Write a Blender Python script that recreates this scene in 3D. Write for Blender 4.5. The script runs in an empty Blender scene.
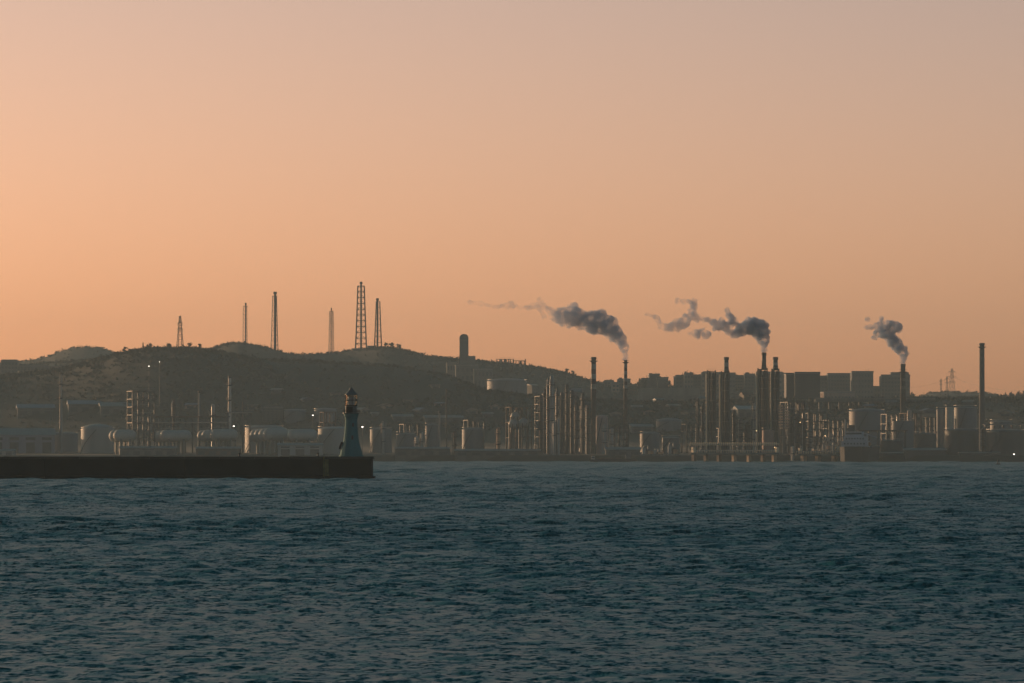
import bpy, bmesh, math, random
import numpy as np
from mathutils import Vector, Matrix
random.seed(7); np.random.seed(7)
R = math.radians
SC = bpy.context.scene
COL = SC.collection

# ------------------------------------------------------------------ camera
FPX, HCAM, YH = 5689.0, 4.57, 452.5          # focal length in pixels, eye height, row of the horizon
cam = bpy.data.objects.new('camera', bpy.data.cameras.new('camera'))
COL.objects.link(cam); SC.camera = cam
cam.location = (0, 0, HCAM)
cam.rotation_euler = (R(90) + math.atan((YH - 341.5) / FPX), 0, 0)
cam.data.lens = 36.0 * FPX / 1024; cam.data.sensor_width = 36
cam.data.clip_start = 1; cam.data.clip_end = 30000

# ------------------------------------------------------------------ sky, sun, exposure
SUN_AZ, SUN_EL = R(-47), R(5.5)
w = bpy.data.worlds.new("World"); SC.world = w; w.use_nodes = True
nt = w.node_tree; bg = nt.nodes['Background']
sky = nt.nodes.new('ShaderNodeTexSky'); sky.sky_type = 'NISHITA'; sky.sun_disc = False
sky.sun_elevation = SUN_EL; sky.sun_rotation = SUN_AZ
sky.air_density = 0.68; sky.dust_density = 1.7; sky.ozone_density = 1.0
wb = nt.nodes.new('ShaderNodeMix'); wb.data_type = 'RGBA'; wb.blend_type = 'MULTIPLY'; wb.inputs[0].default_value = 1
wb.inputs[7].default_value = (2.10, 1.26, 1.24, 1)           # the camera's white balance
nt.links.new(sky.outputs[0], wb.inputs[6])
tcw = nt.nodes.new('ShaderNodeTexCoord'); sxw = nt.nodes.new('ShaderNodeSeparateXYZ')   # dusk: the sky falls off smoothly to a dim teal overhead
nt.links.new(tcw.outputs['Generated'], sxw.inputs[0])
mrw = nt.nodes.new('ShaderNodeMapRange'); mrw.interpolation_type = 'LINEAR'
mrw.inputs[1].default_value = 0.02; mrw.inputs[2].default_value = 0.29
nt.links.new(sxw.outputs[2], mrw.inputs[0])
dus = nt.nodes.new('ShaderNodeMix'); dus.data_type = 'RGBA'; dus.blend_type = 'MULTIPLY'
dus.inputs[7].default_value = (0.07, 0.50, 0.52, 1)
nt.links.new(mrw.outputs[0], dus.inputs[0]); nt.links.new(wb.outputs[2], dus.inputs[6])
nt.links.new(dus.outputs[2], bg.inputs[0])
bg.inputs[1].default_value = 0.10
sun = bpy.data.objects.new('sun', bpy.data.lights.new('sun', 'SUN')); COL.objects.link(sun)
sun.data.energy = 3.4; sun.data.angle = R(0.6); sun.data.color = (1.0, 0.62, 0.34)
sdir = Vector((math.sin(SUN_AZ) * math.cos(SUN_EL), math.cos(SUN_AZ) * math.cos(SUN_EL), math.sin(SUN_EL)))
sun.rotation_euler = sdir.to_track_quat('Z', 'Y').to_euler()
SC.view_settings.view_transform = 'Standard'; SC.view_settings.look = 'None'
SC.view_settings.exposure = 0; SC.view_settings.gamma = 1
SC.render.engine = 'CYCLES'
SC.cycles.use_denoising = True
SC.cycles.transparent_max_bounces = 32
SC.cycles.volume_bounces = 2
SC.cycles.max_bounces = 8
SC.cycles.volume_step_rate = 0.5
SC.cycles.volume_max_steps = 256

# ------------------------------------------------------------------ where things stand
def yw(px):                                   # row of the far waterline
    return 461.6 + 0.00098 * np.asarray(px, float)
def ds(px):                                   # distance of the far shore in that direction
    return FPX * HCAM / (yw(px) - YH)
def zat(py, d): return HCAM - (py - YH) / FPX * d
def xat(px, d): return (px - 512) / FPX * d
def prof(pts):
    xs = [p[0] for p in pts]; ys = [p[1] for p in pts]
    return lambda px: np.interp(px, xs, ys)
P1 = prof([(-700, 372), (-200, 368), (0, 376), (60, 371), (100, 361), (118, 356), (150, 351), (190, 350), (215, 353), (240, 358), (260, 361),
           (300, 362), (340, 364), (400, 367), (450, 376), (485, 392), (530, 399), (580, 403), (640, 405), (700, 402), (760, 399),
           (830, 403), (900, 401), (1024, 400), (1400, 398), (1724, 405)])
P2 = prof([(-700, 372), (-300, 368), (-50, 375), (40, 363), (100, 359), (150, 356), (200, 351), (215, 347), (228, 342), (240, 341), (262, 344),
           (285, 351), (300, 353), (340, 352), (360, 350), (380, 348), (395, 348.5), (410, 352), (430, 357), (470, 359), (500, 362),
           (540, 367), (565, 372), (590, 380), (610, 385), (650, 387), (700, 385), (800, 387), (870, 391), (910, 397), (1024, 399), (1400, 396), (1724, 404)])
P3 = prof([(-700, 380), (-200, 372), (20, 363), (45, 358.5), (55, 354.5), (70, 349.5), (85, 348), (103, 348.5), (116, 354), (140, 360), (300, 380),
           (800, 410), (900, 401), (918, 397), (930, 392.5), (945, 391), (985, 392), (1000, 396), (1040, 397), (1300, 390), (1724, 400)])
def smooth(fn):
    return lambda px: (fn(px - 3) + 2 * fn(px) + fn(px + 3)) / 4
P1, P2, P3 = smooth(P1), smooth(P2), smooth(P3)
LAYERS = ((P1, 1.24, 0.10), (P2, 1.55, 0.11), (P3, 1.88, 0.10))
def ground(px, d):                             # height of the land at a bearing and a distance
    px = np.asarray(px, float); d = np.asarray(d, float)
    s = ds(px); off = d - s
    z = np.where(off < 0, -6.0, np.where(off < 10, -3 + off * 0.62, 3.2 + 0.011 * (off - 10)))
    z = np.minimum(z, 16)
    for pf, k, wd in LAYERS:
        dr = s * k; zr = zat(pf(px), dr)
        t = (d - dr) / (s * wd)
        t = np.where(d > dr, t * 0.8, t)
        sh = np.where(np.abs(t) < 1, 0.5 + 0.5 * np.cos(np.pi * np.clip(t, -1, 1)), 0)
        z = np.maximum(z, z + (zr - z) * sh)
    x = (px - 512) / FPX * d
    wob = 1.3 * np.sin(x * 0.019 + d * 0.007) * np.sin(d * 0.011 - x * 0.006) + 0.5 * np.sin(x * 0.06 + d * 0.03)
    return z + np.where(off > 250, wob * np.clip((off - 250) / 300, 0, 1), 0)

# ------------------------------------------------------------------ materials
MATS = {}
def mat(name, col, rough=0.7, var=0.25, scale=0.3, metal=0.0, emit=None, streak=False):
    if name in MATS: return MATS[name]
    m = bpy.data.materials.new(name); m.use_nodes = True
    t = m.node_tree; b = t.nodes['Principled BSDF']
    tc = t.nodes.new('ShaderNodeTexCoord'); mp = t.nodes.new('ShaderNodeMapping')
    nz = t.nodes.new('ShaderNodeTexNoise'); rp = t.nodes.new('ShaderNodeValToRGB')
    t.links.new(tc.outputs['Object'], mp.inputs[0]); t.links.new(mp.outputs[0], nz.inputs[0])
    if streak: mp.inputs[3].default_value = (1, 1, 0.12)
    nz.inputs['Scale'].default_value = scale; nz.inputs['Detail'].default_value = 6
    e = rp.color_ramp.elements
    e[0].position = 0.3; e[1].position = 0.7
    e[0].color = (*[c * (1 - var) for c in col], 1); e[1].color = (*[min(1, c * (1 + var)) for c in col], 1)
    t.links.new(nz.outputs[0], rp.inputs[0]); t.links.new(rp.outputs[0], b.inputs['Base Color'])
    b.inputs['Roughness'].default_value = rough; b.inputs['Metallic'].default_value = metal
    if emit:
        b.inputs['Emission Color'].default_value = (*emit[0], 1); b.inputs['Emission Strength'].default_value = emit[1]
    MATS[name] = m; return m
STEEL = mat('weathered_steel', (0.07, 0.07, 0.07), 0.6, 0.3, 0.4, streak=True)
DARK = mat('dark_steel', (0.035, 0.036, 0.04), 0.6, 0.3, 0.4, streak=True)
GALV = mat('galvanised_steel', (0.30, 0.30, 0.30), 0.45, 0.2, 0.5, metal=0.3)
PALE = mat('pale_tank_paint', (0.36, 0.35, 0.33), 0.6, 0.15, 0.15, streak=True)
GREYT = mat('grey_tank_paint', (0.16, 0.17, 0.185), 0.6, 0.2, 0.15, streak=True)
DARKT = mat('dark_tank_paint', (0.07, 0.075, 0.08), 0.6, 0.25, 0.15, streak=True)
CONC = mat('concrete', (0.17, 0.165, 0.15), 0.85, 0.25, 0.2, streak=True)
CONCD = mat('stained_concrete', (0.13, 0.125, 0.115), 0.9, 0.3, 0.2, streak=True)
RENDER = mat('beige_render', (0.20, 0.175, 0.15), 0.85, 0.2, 0.08, streak=True)
PINK = mat('pink_render', (0.28, 0.20, 0.17), 0.85, 0.2, 0.08, streak=True)
GREYR = mat('grey_render', (0.13, 0.13, 0.13), 0.85, 0.2, 0.08, streak=True)
DARKR = mat('dark_cladding', (0.075, 0.075, 0.08), 0.7, 0.25, 0.1, streak=True)
ROOF = mat('roof_sheet', (0.20, 0.19, 0.19), 0.6, 0.2, 0.3)
ROOFB = mat('blue_roof_sheet', (0.12, 0.15, 0.22), 0.55, 0.2, 0.3)
GLASS = mat('window_glass', (0.06, 0.065, 0.07), 0.3, 0.2, 0.5)
RUST = mat('rusty_steel', (0.11, 0.07, 0.05), 0.8, 0.4, 0.6)
RED = mat('red_band_paint', (0.16, 0.05, 0.04), 0.7, 0.3, 0.4)
WHITEB = mat('white_band_paint', (0.34, 0.33, 0.32), 0.7, 0.3, 0.4)
BRICK = mat('brown_brickwork', (0.13, 0.09, 0.07), 0.9, 0.3, 0.4)
LEAF = mat('tree_leaves', (0.042, 0.046, 0.036), 0.8, 0.35, 0.4)
LEAF2 = mat('dry_tree_leaves', (0.065, 0.06, 0.035), 0.8, 0.35, 0.4)
BARK = mat('bark', (0.06, 0.05, 0.04), 0.9, 0.3, 1.0)
LAMPM = mat('lamp_glow', (0.8, 0.8, 0.8), 0.5, 0, 1, emit=((1.0, 0.90, 0.75), 4.5))
LAMPO = mat('sodium_lamp_glow', (0.8, 0.6, 0.4), 0.5, 0, 1, emit=((1.0, 0.62, 0.28), 3.0))
HULL = mat('hull_paint', (0.025, 0.025, 0.03), 0.85, 0.3, 0.2, streak=True)
LILAC = mat('pale_ship_paint', (0.42, 0.42, 0.47), 0.5, 0.15, 0.3, streak=True)

# ------------------------------------------------------------------ mesh helpers
class MB:
    def __init__(s): s.v = []; s.f = []
    def add(s, v, f):
        o = len(s.v); s.v += [tuple(p) for p in v]; s.f += [tuple(i + o for i in q) for q in f]; return s
    def box(s, cx, cy, z0, sx, sy, h, taper=1.0):
        a, b = sx / 2, sy / 2; t = taper
        v = [(cx - a, cy - b, z0), (cx + a, cy - b, z0), (cx + a, cy + b, z0), (cx - a, cy + b, z0),
             (cx - a * t, cy - b * t, z0 + h), (cx + a * t, cy - b * t, z0 + h), (cx + a * t, cy + b * t, z0 + h), (cx - a * t, cy + b * t, z0 + h)]
        return s.add(v, [(3, 2, 1, 0), (4, 5, 6, 7), (0, 1, 5, 4), (1, 2, 6, 5), (2, 3, 7, 6), (3, 0, 4, 7)])
    def lathe(s, pr, n=20, cx=0, cy=0, rot=0.0):
        v = []; f = []
        for r, z in pr:
            for k in range(n):
                a = 2 * math.pi * k / n + rot; v.append((cx + r * math.cos(a), cy + r * math.sin(a), z))
        for i in range(len(pr) - 1):
            for k in range(n):
                k2 = (k + 1) % n; f.append((i * n + k, i * n + k2, (i + 1) * n + k2, (i + 1) * n + k))
        f.append(tuple(range(n))[::-1]); f.append(tuple((len(pr) - 1) * n + k for k in range(n)))
        return s.add(v, f)
    def cyl(s, cx, cy, z0, z1, r0, r1=None, n=16):
        return s.lathe([(r0, z0), (r1 if r1 is not None else r0, z1)], n, cx, cy)
    def bar(s, p, q, r, n=4):
        p = Vector(p); q = Vector(q); d = q - p
        if d.length < 1e-6: return s
        m = d.to_track_quat('Z', 'Y').to_matrix(); v = []
        for e in (p, q):
            for k in range(n):
                a = 2 * math.pi * (k + 0.5) / n; v.append(e + m @ Vector((r * math.cos(a), r * math.sin(a), 0)))
        f = [(k, (k + 1) % n, n + (k + 1) % n, n + k) for k in range(n)]
        f += [tuple(range(n))[::-1], tuple(range(n, 2 * n))]
        return s.add(v, f)
    def tube(s, pts, r, n=6):
        for a, b in zip(pts, pts[1:]): s.bar(a, b, r, n)
        return s
    def ring(s, r, rr, z, n=20, cx=0, cy=0):
        p = [(r - rr, z - rr), (r + rr, z - rr), (r + rr, z + rr), (r - rr, z + rr), (r - rr, z - rr)]
        v = []; f = []
        for rad, zz in p[:4]:
            for k in range(n):
                a = 2 * math.pi * k / n; v.append((cx + rad * math.cos(a), cy + rad * math.sin(a), zz))
        for i in range(4):
            j = (i + 1) % 4
            for k in range(n):
                k2 = (k + 1) % n; f.append((i * n + k, i * n + k2, j * n + k2, j * n + k))
        return s.add(v, f)
    def prism(s, poly, y0, y1):                 # polygon in x, z pulled along y
        n = len(poly)
        v = [(x, y0, z) for x, z in poly] + [(x, y1, z) for x, z in poly]
        f = [tuple(range(n)), tuple(range(2 * n - 1, n - 1, -1))] + [(k, n + k, n + (k + 1) % n, (k + 1) % n) for k in range(n)]
        return s.add(v, f)
    def build(s, name, m, parent=None, smooth_=False, loc=None):
        me = bpy.data.meshes.new(name); me.from_pydata(s.v, [], s.f); me.update()
        me.materials.append(m)
        if smooth_:
            me.polygons.foreach_set('use_smooth', [True] * len(me.polygons))
            try: me.set_sharp_from_angle(angle=R(40))
            except Exception: pass
        o = bpy.data.objects.new(name, me); COL.objects.link(o)
        if parent: o.parent = parent
        if loc: o.location = loc
        return o
def tag(o, label, cat, group=None, kind=None):
    if label: o['label'] = label
    if cat: o['category'] = cat
    if group: o['group'] = group
    if kind: o['kind'] = kind
    return o
def thing(name, label, cat, loc, rz=0.0, group=None):
    o = bpy.data.objects.new(name, None); COL.objects.link(o)
    o.location = loc; o.rotation_euler = (0, 0, rz); o.empty_display_size = 0.5
    return tag(o, label, cat, group)
def share(name, src, parent, loc=(0, 0, 0), rot=(0, 0, 0), sc=(1, 1, 1)):
    o = bpy.data.objects.new(name, src.data); COL.objects.link(o); o.parent = parent
    o.location = loc; o.rotation_euler = rot; o.scale = sc; return o
def on_slope(px, top, hpx):                        # distance at which the hillside lies hpx rows below a given roof line
    s_ = float(ds(px)); dd = s_ * np.linspace(1.12, 1.5, 400); yy = YH - (ground(px, dd) - HCAM) * FPX / dd
    k = np.nonzero(yy <= top + hpx)[0]
    return float(dd[k[0]]) if len(k) else s_ * 1.24
class Spot:                                      # bearing, distance, ground height and metres per pixel
    def __init__(s, px, off=None, d=None):
        s.px = px; s.d = float(ds(px)) + off if d is None else d
        s.x = float(xat(px, s.d)); s.y = s.d; s.m = s.d / FPX
        s.g = float(ground(px, s.d)); s.loc = (s.x, s.y, s.g)
    def h(s, py): return float(zat(py, s.d)) - s.g

# ------------------------------------------------------------------ water
def build_water():
    rows = [3.0]
    while rows[-1] < 3200: rows.append(rows[-1] + (1.5 if rows[-1] < 95 else max(0.17, 0.0014 * rows[-1])))
    rows += [3400, 3800, 4400, 5100, 5900]
    d = np.array(rows)
    uf = np.linspace(-0.115, 0.115, 270)
    us = np.concatenate([-np.geomspace(1.3, 0.118, 24), uf, np.geomspace(0.118, 1.3, 24)])
    X = us[None, :] * (d[:, None] + 14); Y = np.repeat(d[:, None], len(us), 1)
    sp = np.gradient(d)[:, None] * np.ones_like(X)
    du = np.gradient(us)[None, :] * (d[:, None] + 14)
    sp = np.maximum(sp, du)
    Z = np.zeros_like(X); DX = np.zeros_like(X); DY = np.zeros_like(X)
    rg = np.random.RandomState(11)
    n = 96                                        # chop at every size the mesh can carry; longer waves take over far out
    for i in range(n):
        lam = 0.48 * (30 / 0.48) ** (i / (n - 1)) * rg.uniform(0.97, 1.03)
        th = rg.normal(0, 0.75) + 0.15
        kx, ky = math.sin(th) * 2 * math.pi / lam, math.cos(th) * 2 * math.pi / lam
        q = lam / sp[:, sp.shape[1] // 2]
        wt = np.clip((q - 2.6) / 1.6, 0, 1) * np.clip((15 - q) / 9, 0.07, 1)
        a_, b_ = np.nonzero(wt > 0.001)[0][[0, -1]]; b_ += 1
        st = 0.042 * rg.uniform(0.6, 1.3) * (1 if lam < 4 else (4 / lam) ** 0.35)
        A = st * lam / (2 * math.pi)
        fade = wt[a_:b_, None] * np.clip((lam / sp[a_:b_] - 1.5), 0, 1)
        ph = X[a_:b_] * kx + Y[a_:b_] * ky + rg.uniform(0, 6.28)
        c = np.cos(ph) * fade * A; s_ = np.sin(ph) * fade * A
        Z[a_:b_] += c; DX[a_:b_] -= 0.8 * math.sin(th) * s_; DY[a_:b_] -= 0.8 * math.cos(th) * s_
    gust = 1 + 0.35 * np.sin(X * 0.021 + 1.3 * np.sin(Y * 0.013)) * np.sin(Y * 0.034 + 1.1 * np.sin(X * 0.03))
    Z *= gust
    nr, nc = X.shape
    co = np.stack([X + DX, Y + DY, Z], -1).reshape(-1, 3).astype(np.float32)
    idx = np.arange(nr * nc).reshape(nr, nc)
    q = np.stack([idx[:-1, :-1], idx[:-1, 1:], idx[1:, 1:], idx[1:, :-1]], -1).reshape(-1, 4)
    me = bpy.data.meshes.new('sea'); me.vertices.add(len(co)); me.vertices.foreach_set('co', co.ravel())
    me.loops.add(q.size); me.loops.foreach_set('vertex_index', q.ravel().astype(np.int32))
    me.polygons.add(len(q)); me.polygons.foreach_set('loop_start', np.arange(0, q.size, 4, dtype=np.int32))
    me.update(calc_edges=True); me.polygons.foreach_set('use_smooth', np.ones(len(q), bool))
    m = bpy.data.materials.new('sea_water'); m.use_nodes = True; t = m.node_tree; b = t.nodes['Principled BSDF']
    b.inputs['Base Color'].default_value = (0.006, 0.072, 0.068, 1)
    b.inputs['Roughness'].default_value = 0.35; b.inputs['IOR'].default_value = 1.33
    ge = t.nodes.new('ShaderNodeNewGeometry')
    acc = None
    gn = t.nodes.new('ShaderNodeTexNoise'); gn.inputs['Scale'].default_value = 0.02; gn.inputs['Detail'].default_value = 3
    t.links.new(ge.outputs['Position'], gn.inputs[0])
    gr = t.nodes.new('ShaderNodeMapRange'); gr.inputs[1].default_value = 0.3; gr.inputs[2].default_value = 0.7
    gr.inputs[3].default_value = 0.65; gr.inputs[4].default_value = 1.35
    t.links.new(gn.outputs[0], gr.inputs[0])
    for sx, sy, amp in ((1.0, 0.5, 0.40), (3.0, 1.25, 0.95), (7.5, 3.0, 1.0)):
        mp = t.nodes.new('ShaderNodeMapping'); mp.inputs[3].default_value = (sx, sy, 1.0)
        nz = t.nodes.new('ShaderNodeTexNoise'); nz.inputs['Scale'].default_value = 1.0; nz.inputs['Detail'].default_value = 2
        t.links.new(ge.outputs['Position'], mp.inputs[0]); t.links.new(mp.outputs[0], nz.inputs[0])
        sb = t.nodes.new('ShaderNodeVectorMath'); sb.operation = 'SUBTRACT'; sb.inputs[1].default_value = (0.5, 0.5, 0.5)
        t.links.new(nz.outputs['Color'], sb.inputs[0])
        ml = t.nodes.new('ShaderNodeVectorMath'); ml.operation = 'MULTIPLY'; ml.inputs[1].default_value = (amp * 0.6, amp, 0)
        t.links.new(sb.outputs[0], ml.inputs[0])
        if acc is None: acc = ml
        else:
            ad = t.nodes.new('ShaderNodeVectorMath'); ad.operation = 'ADD'
            t.links.new(acc.outputs[0], ad.inputs[0]); t.links.new(ml.outputs[0], ad.inputs[1]); acc = ad
    gs = t.nodes.new('ShaderNodeVectorMath'); gs.operation = 'SCALE'
    t.links.new(acc.outputs[0], gs.inputs[0]); t.links.new(gr.outputs[0], gs.inputs['Scale'])
    ad = t.nodes.new('ShaderNodeVectorMath'); ad.operation = 'ADD'
    t.links.new(ge.outputs['Normal'], ad.inputs[0]); t.links.new(gs.outputs[0], ad.inputs[1])
    nm = t.nodes.new('ShaderNodeVectorMath'); nm.operation = 'NORMALIZE'
    t.links.new(ad.outputs[0], nm.inputs[0]); t.links.new(nm.outputs[0], b.inputs['Normal'])
    me.materials.append(m)
    o = bpy.data.objects.new('sea', me); COL.objects.link(o); o['kind'] = 'structure'
    o['label'] = 'dark teal choppy sea in front of the harbour'
build_water()

# ------------------------------------------------------------------ land
def build_land():
    pxs = np.concatenate([np.arange(-700, -20, 8), np.arange(-20, 1044, 2.0), np.arange(1044, 1725, 8)])
    fr = np.concatenate([np.array([-25, -8, 0, 2, 4, 6, 8, 10, 13, 30]) / 3000, np.arange(0.02, 1.06, 0.0075)])
    S = ds(pxs)
    D = S[None, :] * (1 + fr[:, None])
    D = np.where(fr[:, None] < 0.011, S[None, :] + fr[:, None] * 3000, D)
    PX = np.repeat(pxs[None, :], len(fr), 0)
    Z = ground(PX, D); Z[0] = -6; Z[-1] = -5
    X = (PX - 512) / FPX * D
    nr, nc = X.shape
    co = np.stack([X, D, Z], -1).reshape(-1, 3).astype(np.float32)
    idx = np.arange(nr * nc).reshape(nr, nc)
    q = np.stack([idx[:-1, :-1], idx[:-1, 1:], idx[1:, 1:], idx[1:, :-1]], -1).reshape(-1, 4)
    me = bpy.data.meshes.new('hills'); me.vertices.add(len(co)); me.vertices.foreach_set('co', co.ravel())
    me.loops.add(q.size); me.loops.foreach_set('vertex_index', q.ravel().astype(np.int32))
    me.polygons.add(len(q)); me.polygons.foreach_set('loop_start', np.arange(0, q.size, 4, dtype=np.int32))
    me.update(calc_edges=True); me.polygons.foreach_set('use_smooth', np.ones(len(q), bool))
    m = bpy.data.materials.new('hill_ground'); m.use_nodes = True; t = m.node_tree; b = t.nodes['Principled BSDF']
    ge = t.nodes.new('ShaderNodeNewGeometry')
    nz = t.nodes.new('ShaderNodeTexNoise'); nz.inputs['Scale'].default_value = 0.012; nz.inputs['Detail'].default_value = 9; nz.inputs['Roughness'].default_value = 0.7
    t.links.new(ge.outputs['Position'], nz.inputs[0])
    rp = t.nodes.new('ShaderNodeValToRGB'); e = rp.color_ramp.elements
    e[0].position = 0.38; e[0].color = (0.022, 0.024, 0.020, 1); e[1].position = 0.62; e[1].color = (0.050, 0.046, 0.040, 1)
    x = e.new(0.5); x.color = (0.034, 0.035, 0.030, 1)
    t.links.new(nz.outputs[0], rp.inputs[0]); t.links.new(rp.outputs[0], b.inputs['Base Color'])
    b.inputs['Roughness'].default_value = 0.95
    me.materials.append(m)
    o = bpy.data.objects.new('hills', me); COL.objects.link(o); o['kind'] = 'structure'
    o['label'] = 'dusky wooded hills and flat coast behind the harbour'
build_land()

def build_woods():
    rg = np.random.RandomState(3); n = 60000
    px = rg.uniform(-40, 1064, n); sh = ds(px); k = rg.choice(3, n, p=[0.5, 0.35, 0.15])
    kk = np.array([l[1] for l in LAYERS])[k]; wd = np.array([l[2] for l in LAYERS])[k]
    d = sh * (kk + rg.uniform(-1, 0.15, n) * wd * np.where(rg.rand(n) < 0.75, 1.0, 0.12))
    g = ground(px, d); x = (px - 512) / FPX * d
    ok = (g > 13 + rg.rand(n) * 6) & ((np.sin(x * 0.017 + k) * np.sin(d * 0.009 + x * 0.01) < 0.45) | (rg.rand(n) < 0.25))
    px, d, g, x = [q[ok][:26000] for q in (px, d, g, x)]; n = len(px)
    r = rg.uniform(0.6, 1.4, n); m = 12
    c = rg.normal(0, 0.5, (n, m, 3)); c[..., 2] = np.abs(c[..., 2]) * 1.0
    tri = c[:, :, None, :] + rg.normal(0, 0.5, (n, m, 3, 3))
    V = (tri * r[:, None, None, None] + np.stack([x, d, g - 0.2], -1)[:, None, None, :]).reshape(-1, 3).astype(np.float32)
    me = bpy.data.meshes.new('hillside_woods'); me.vertices.add(len(V)); me.vertices.foreach_set('co', V.ravel())
    me.loops.add(len(V)); me.loops.foreach_set('vertex_index', np.arange(len(V), dtype=np.int32))
    me.polygons.add(len(V) // 3); me.polygons.foreach_set('loop_start', np.arange(0, len(V), 3, dtype=np.int32))
    me.update(calc_edges=True); me.materials.append(LEAF)
    o = bpy.data.objects.new('hillside_woods', me); COL.objects.link(o)
    tag(o, 'dark scrubby woods covering the hillsides', 'woods', kind='stuff')
build_woods()

# ------------------------------------------------------------------ breakwater and lighthouse
BD = 975.0; bm_ = BD / FPX
def build_breakwater():
    x1 = xat(374.5, BD); xj = xat(325, BD); x0 = -620.0
    zt = float(zat(456.6, BD)); D = 9.0
    t = thing('breakwater', 'long dark concrete breakwater with the lighthouse at its end', 'breakwater', (x1, BD, 0))
    def sec(xa, xb, front, top, nm, m, base=-3.0):
        b = MB()
        pr = [(front - 0.35, base), (front - 0.30, 0.5), (front, 0.62), (front + 0.22, top), (front + D, top), (front + D + 0.4, base)]
        v = [(xa - x1, y, z) for y, z in pr] + [(xb - x1, y, z) for y, z in pr]; n = len(pr)
        f = [tuple(range(n))[::-1], tuple(range(n, 2 * n))] + [(k, (k + 1) % n, n + (k + 1) % n, n + k) for k in range(n)]
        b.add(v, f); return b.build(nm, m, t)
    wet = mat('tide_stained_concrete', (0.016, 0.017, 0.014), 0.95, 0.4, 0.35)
    L = 24.0; k = 0; xb = xj - 0.08
    while xb > x0:                                                # caissons, joint by joint
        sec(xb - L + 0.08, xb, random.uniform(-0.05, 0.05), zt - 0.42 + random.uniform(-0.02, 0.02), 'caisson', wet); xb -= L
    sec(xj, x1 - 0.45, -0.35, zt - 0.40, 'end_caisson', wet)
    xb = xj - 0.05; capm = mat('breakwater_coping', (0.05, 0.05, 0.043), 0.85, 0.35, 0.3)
    ln = 6.0
    while xb > x0:
        MB().box(xb - ln / 2 - x1, 4.4, zt - 0.42, ln - 0.05, 9.3, 0.42 + random.uniform(-0.015, 0.02)).build('coping_stone', capm, t); xb -= ln
    xb = x1 - 0.2
    while xb > xj + 0.5:
        l2 = min(5.6, xb - xj); MB().box(xb - l2 / 2 - x1, 4.3, zt - 0.40, l2 - 0.05, 9.9, 0.42).build('coping_stone', capm, t); xb -= l2
    end = MB().box(-0.45, 4.3, -3, 0.9, 8.6, 3.5, 0.97); end.build('toe_block', wet, t)
    # yellow painted ladder recess at the joint
    yl = mat('faded_yellow_paint', (0.20, 0.17, 0.05), 0.8, 0.4, 1.5)
    b = MB().box(xj - x1 + 0.15, -0.47, 0.45, 0.95, 0.14, zt - 0.5)
    la = b.build('painted_strip', yl, t)
    for s in (-0.22, 0.22): MB().bar((xj - x1 + 0.15 + s, -0.62, 0.3), (xj - x1 + 0.15 + s, -0.62, zt + 0.5), 0.035).build('ladder_rail', STEEL, la)
    for i in range(10): MB().bar((xj - x1 - 0.07, -0.62, 0.5 + i * 0.36), (xj - x1 + 0.37, -0.62, 0.5 + i * 0.36), 0.02).build('ladder_rung', STEEL, la)
    for px, lb in ((318, 'dark iron bollard on the breakwater just left of the yellow strip'), (239, 'dark iron bollard alone on the middle of the breakwater')):
        q = thing('bollard', lb, 'bollard', (xat(px, BD), BD + 0.9, zt))
        MB().lathe([(0.24, 0), (0.22, 0.08), (0.13, 0.12), (0.12, 0.42), (0.20, 0.50), (0.22, 0.58), (0.10, 0.66)], 12).build('post', DARK, q, True)
        MB().box(0, 0, 0.001, 0.6, 0.6, 0.05).build('base_plate', DARK, q)
    return zt
ZT = build_breakwater()

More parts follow.
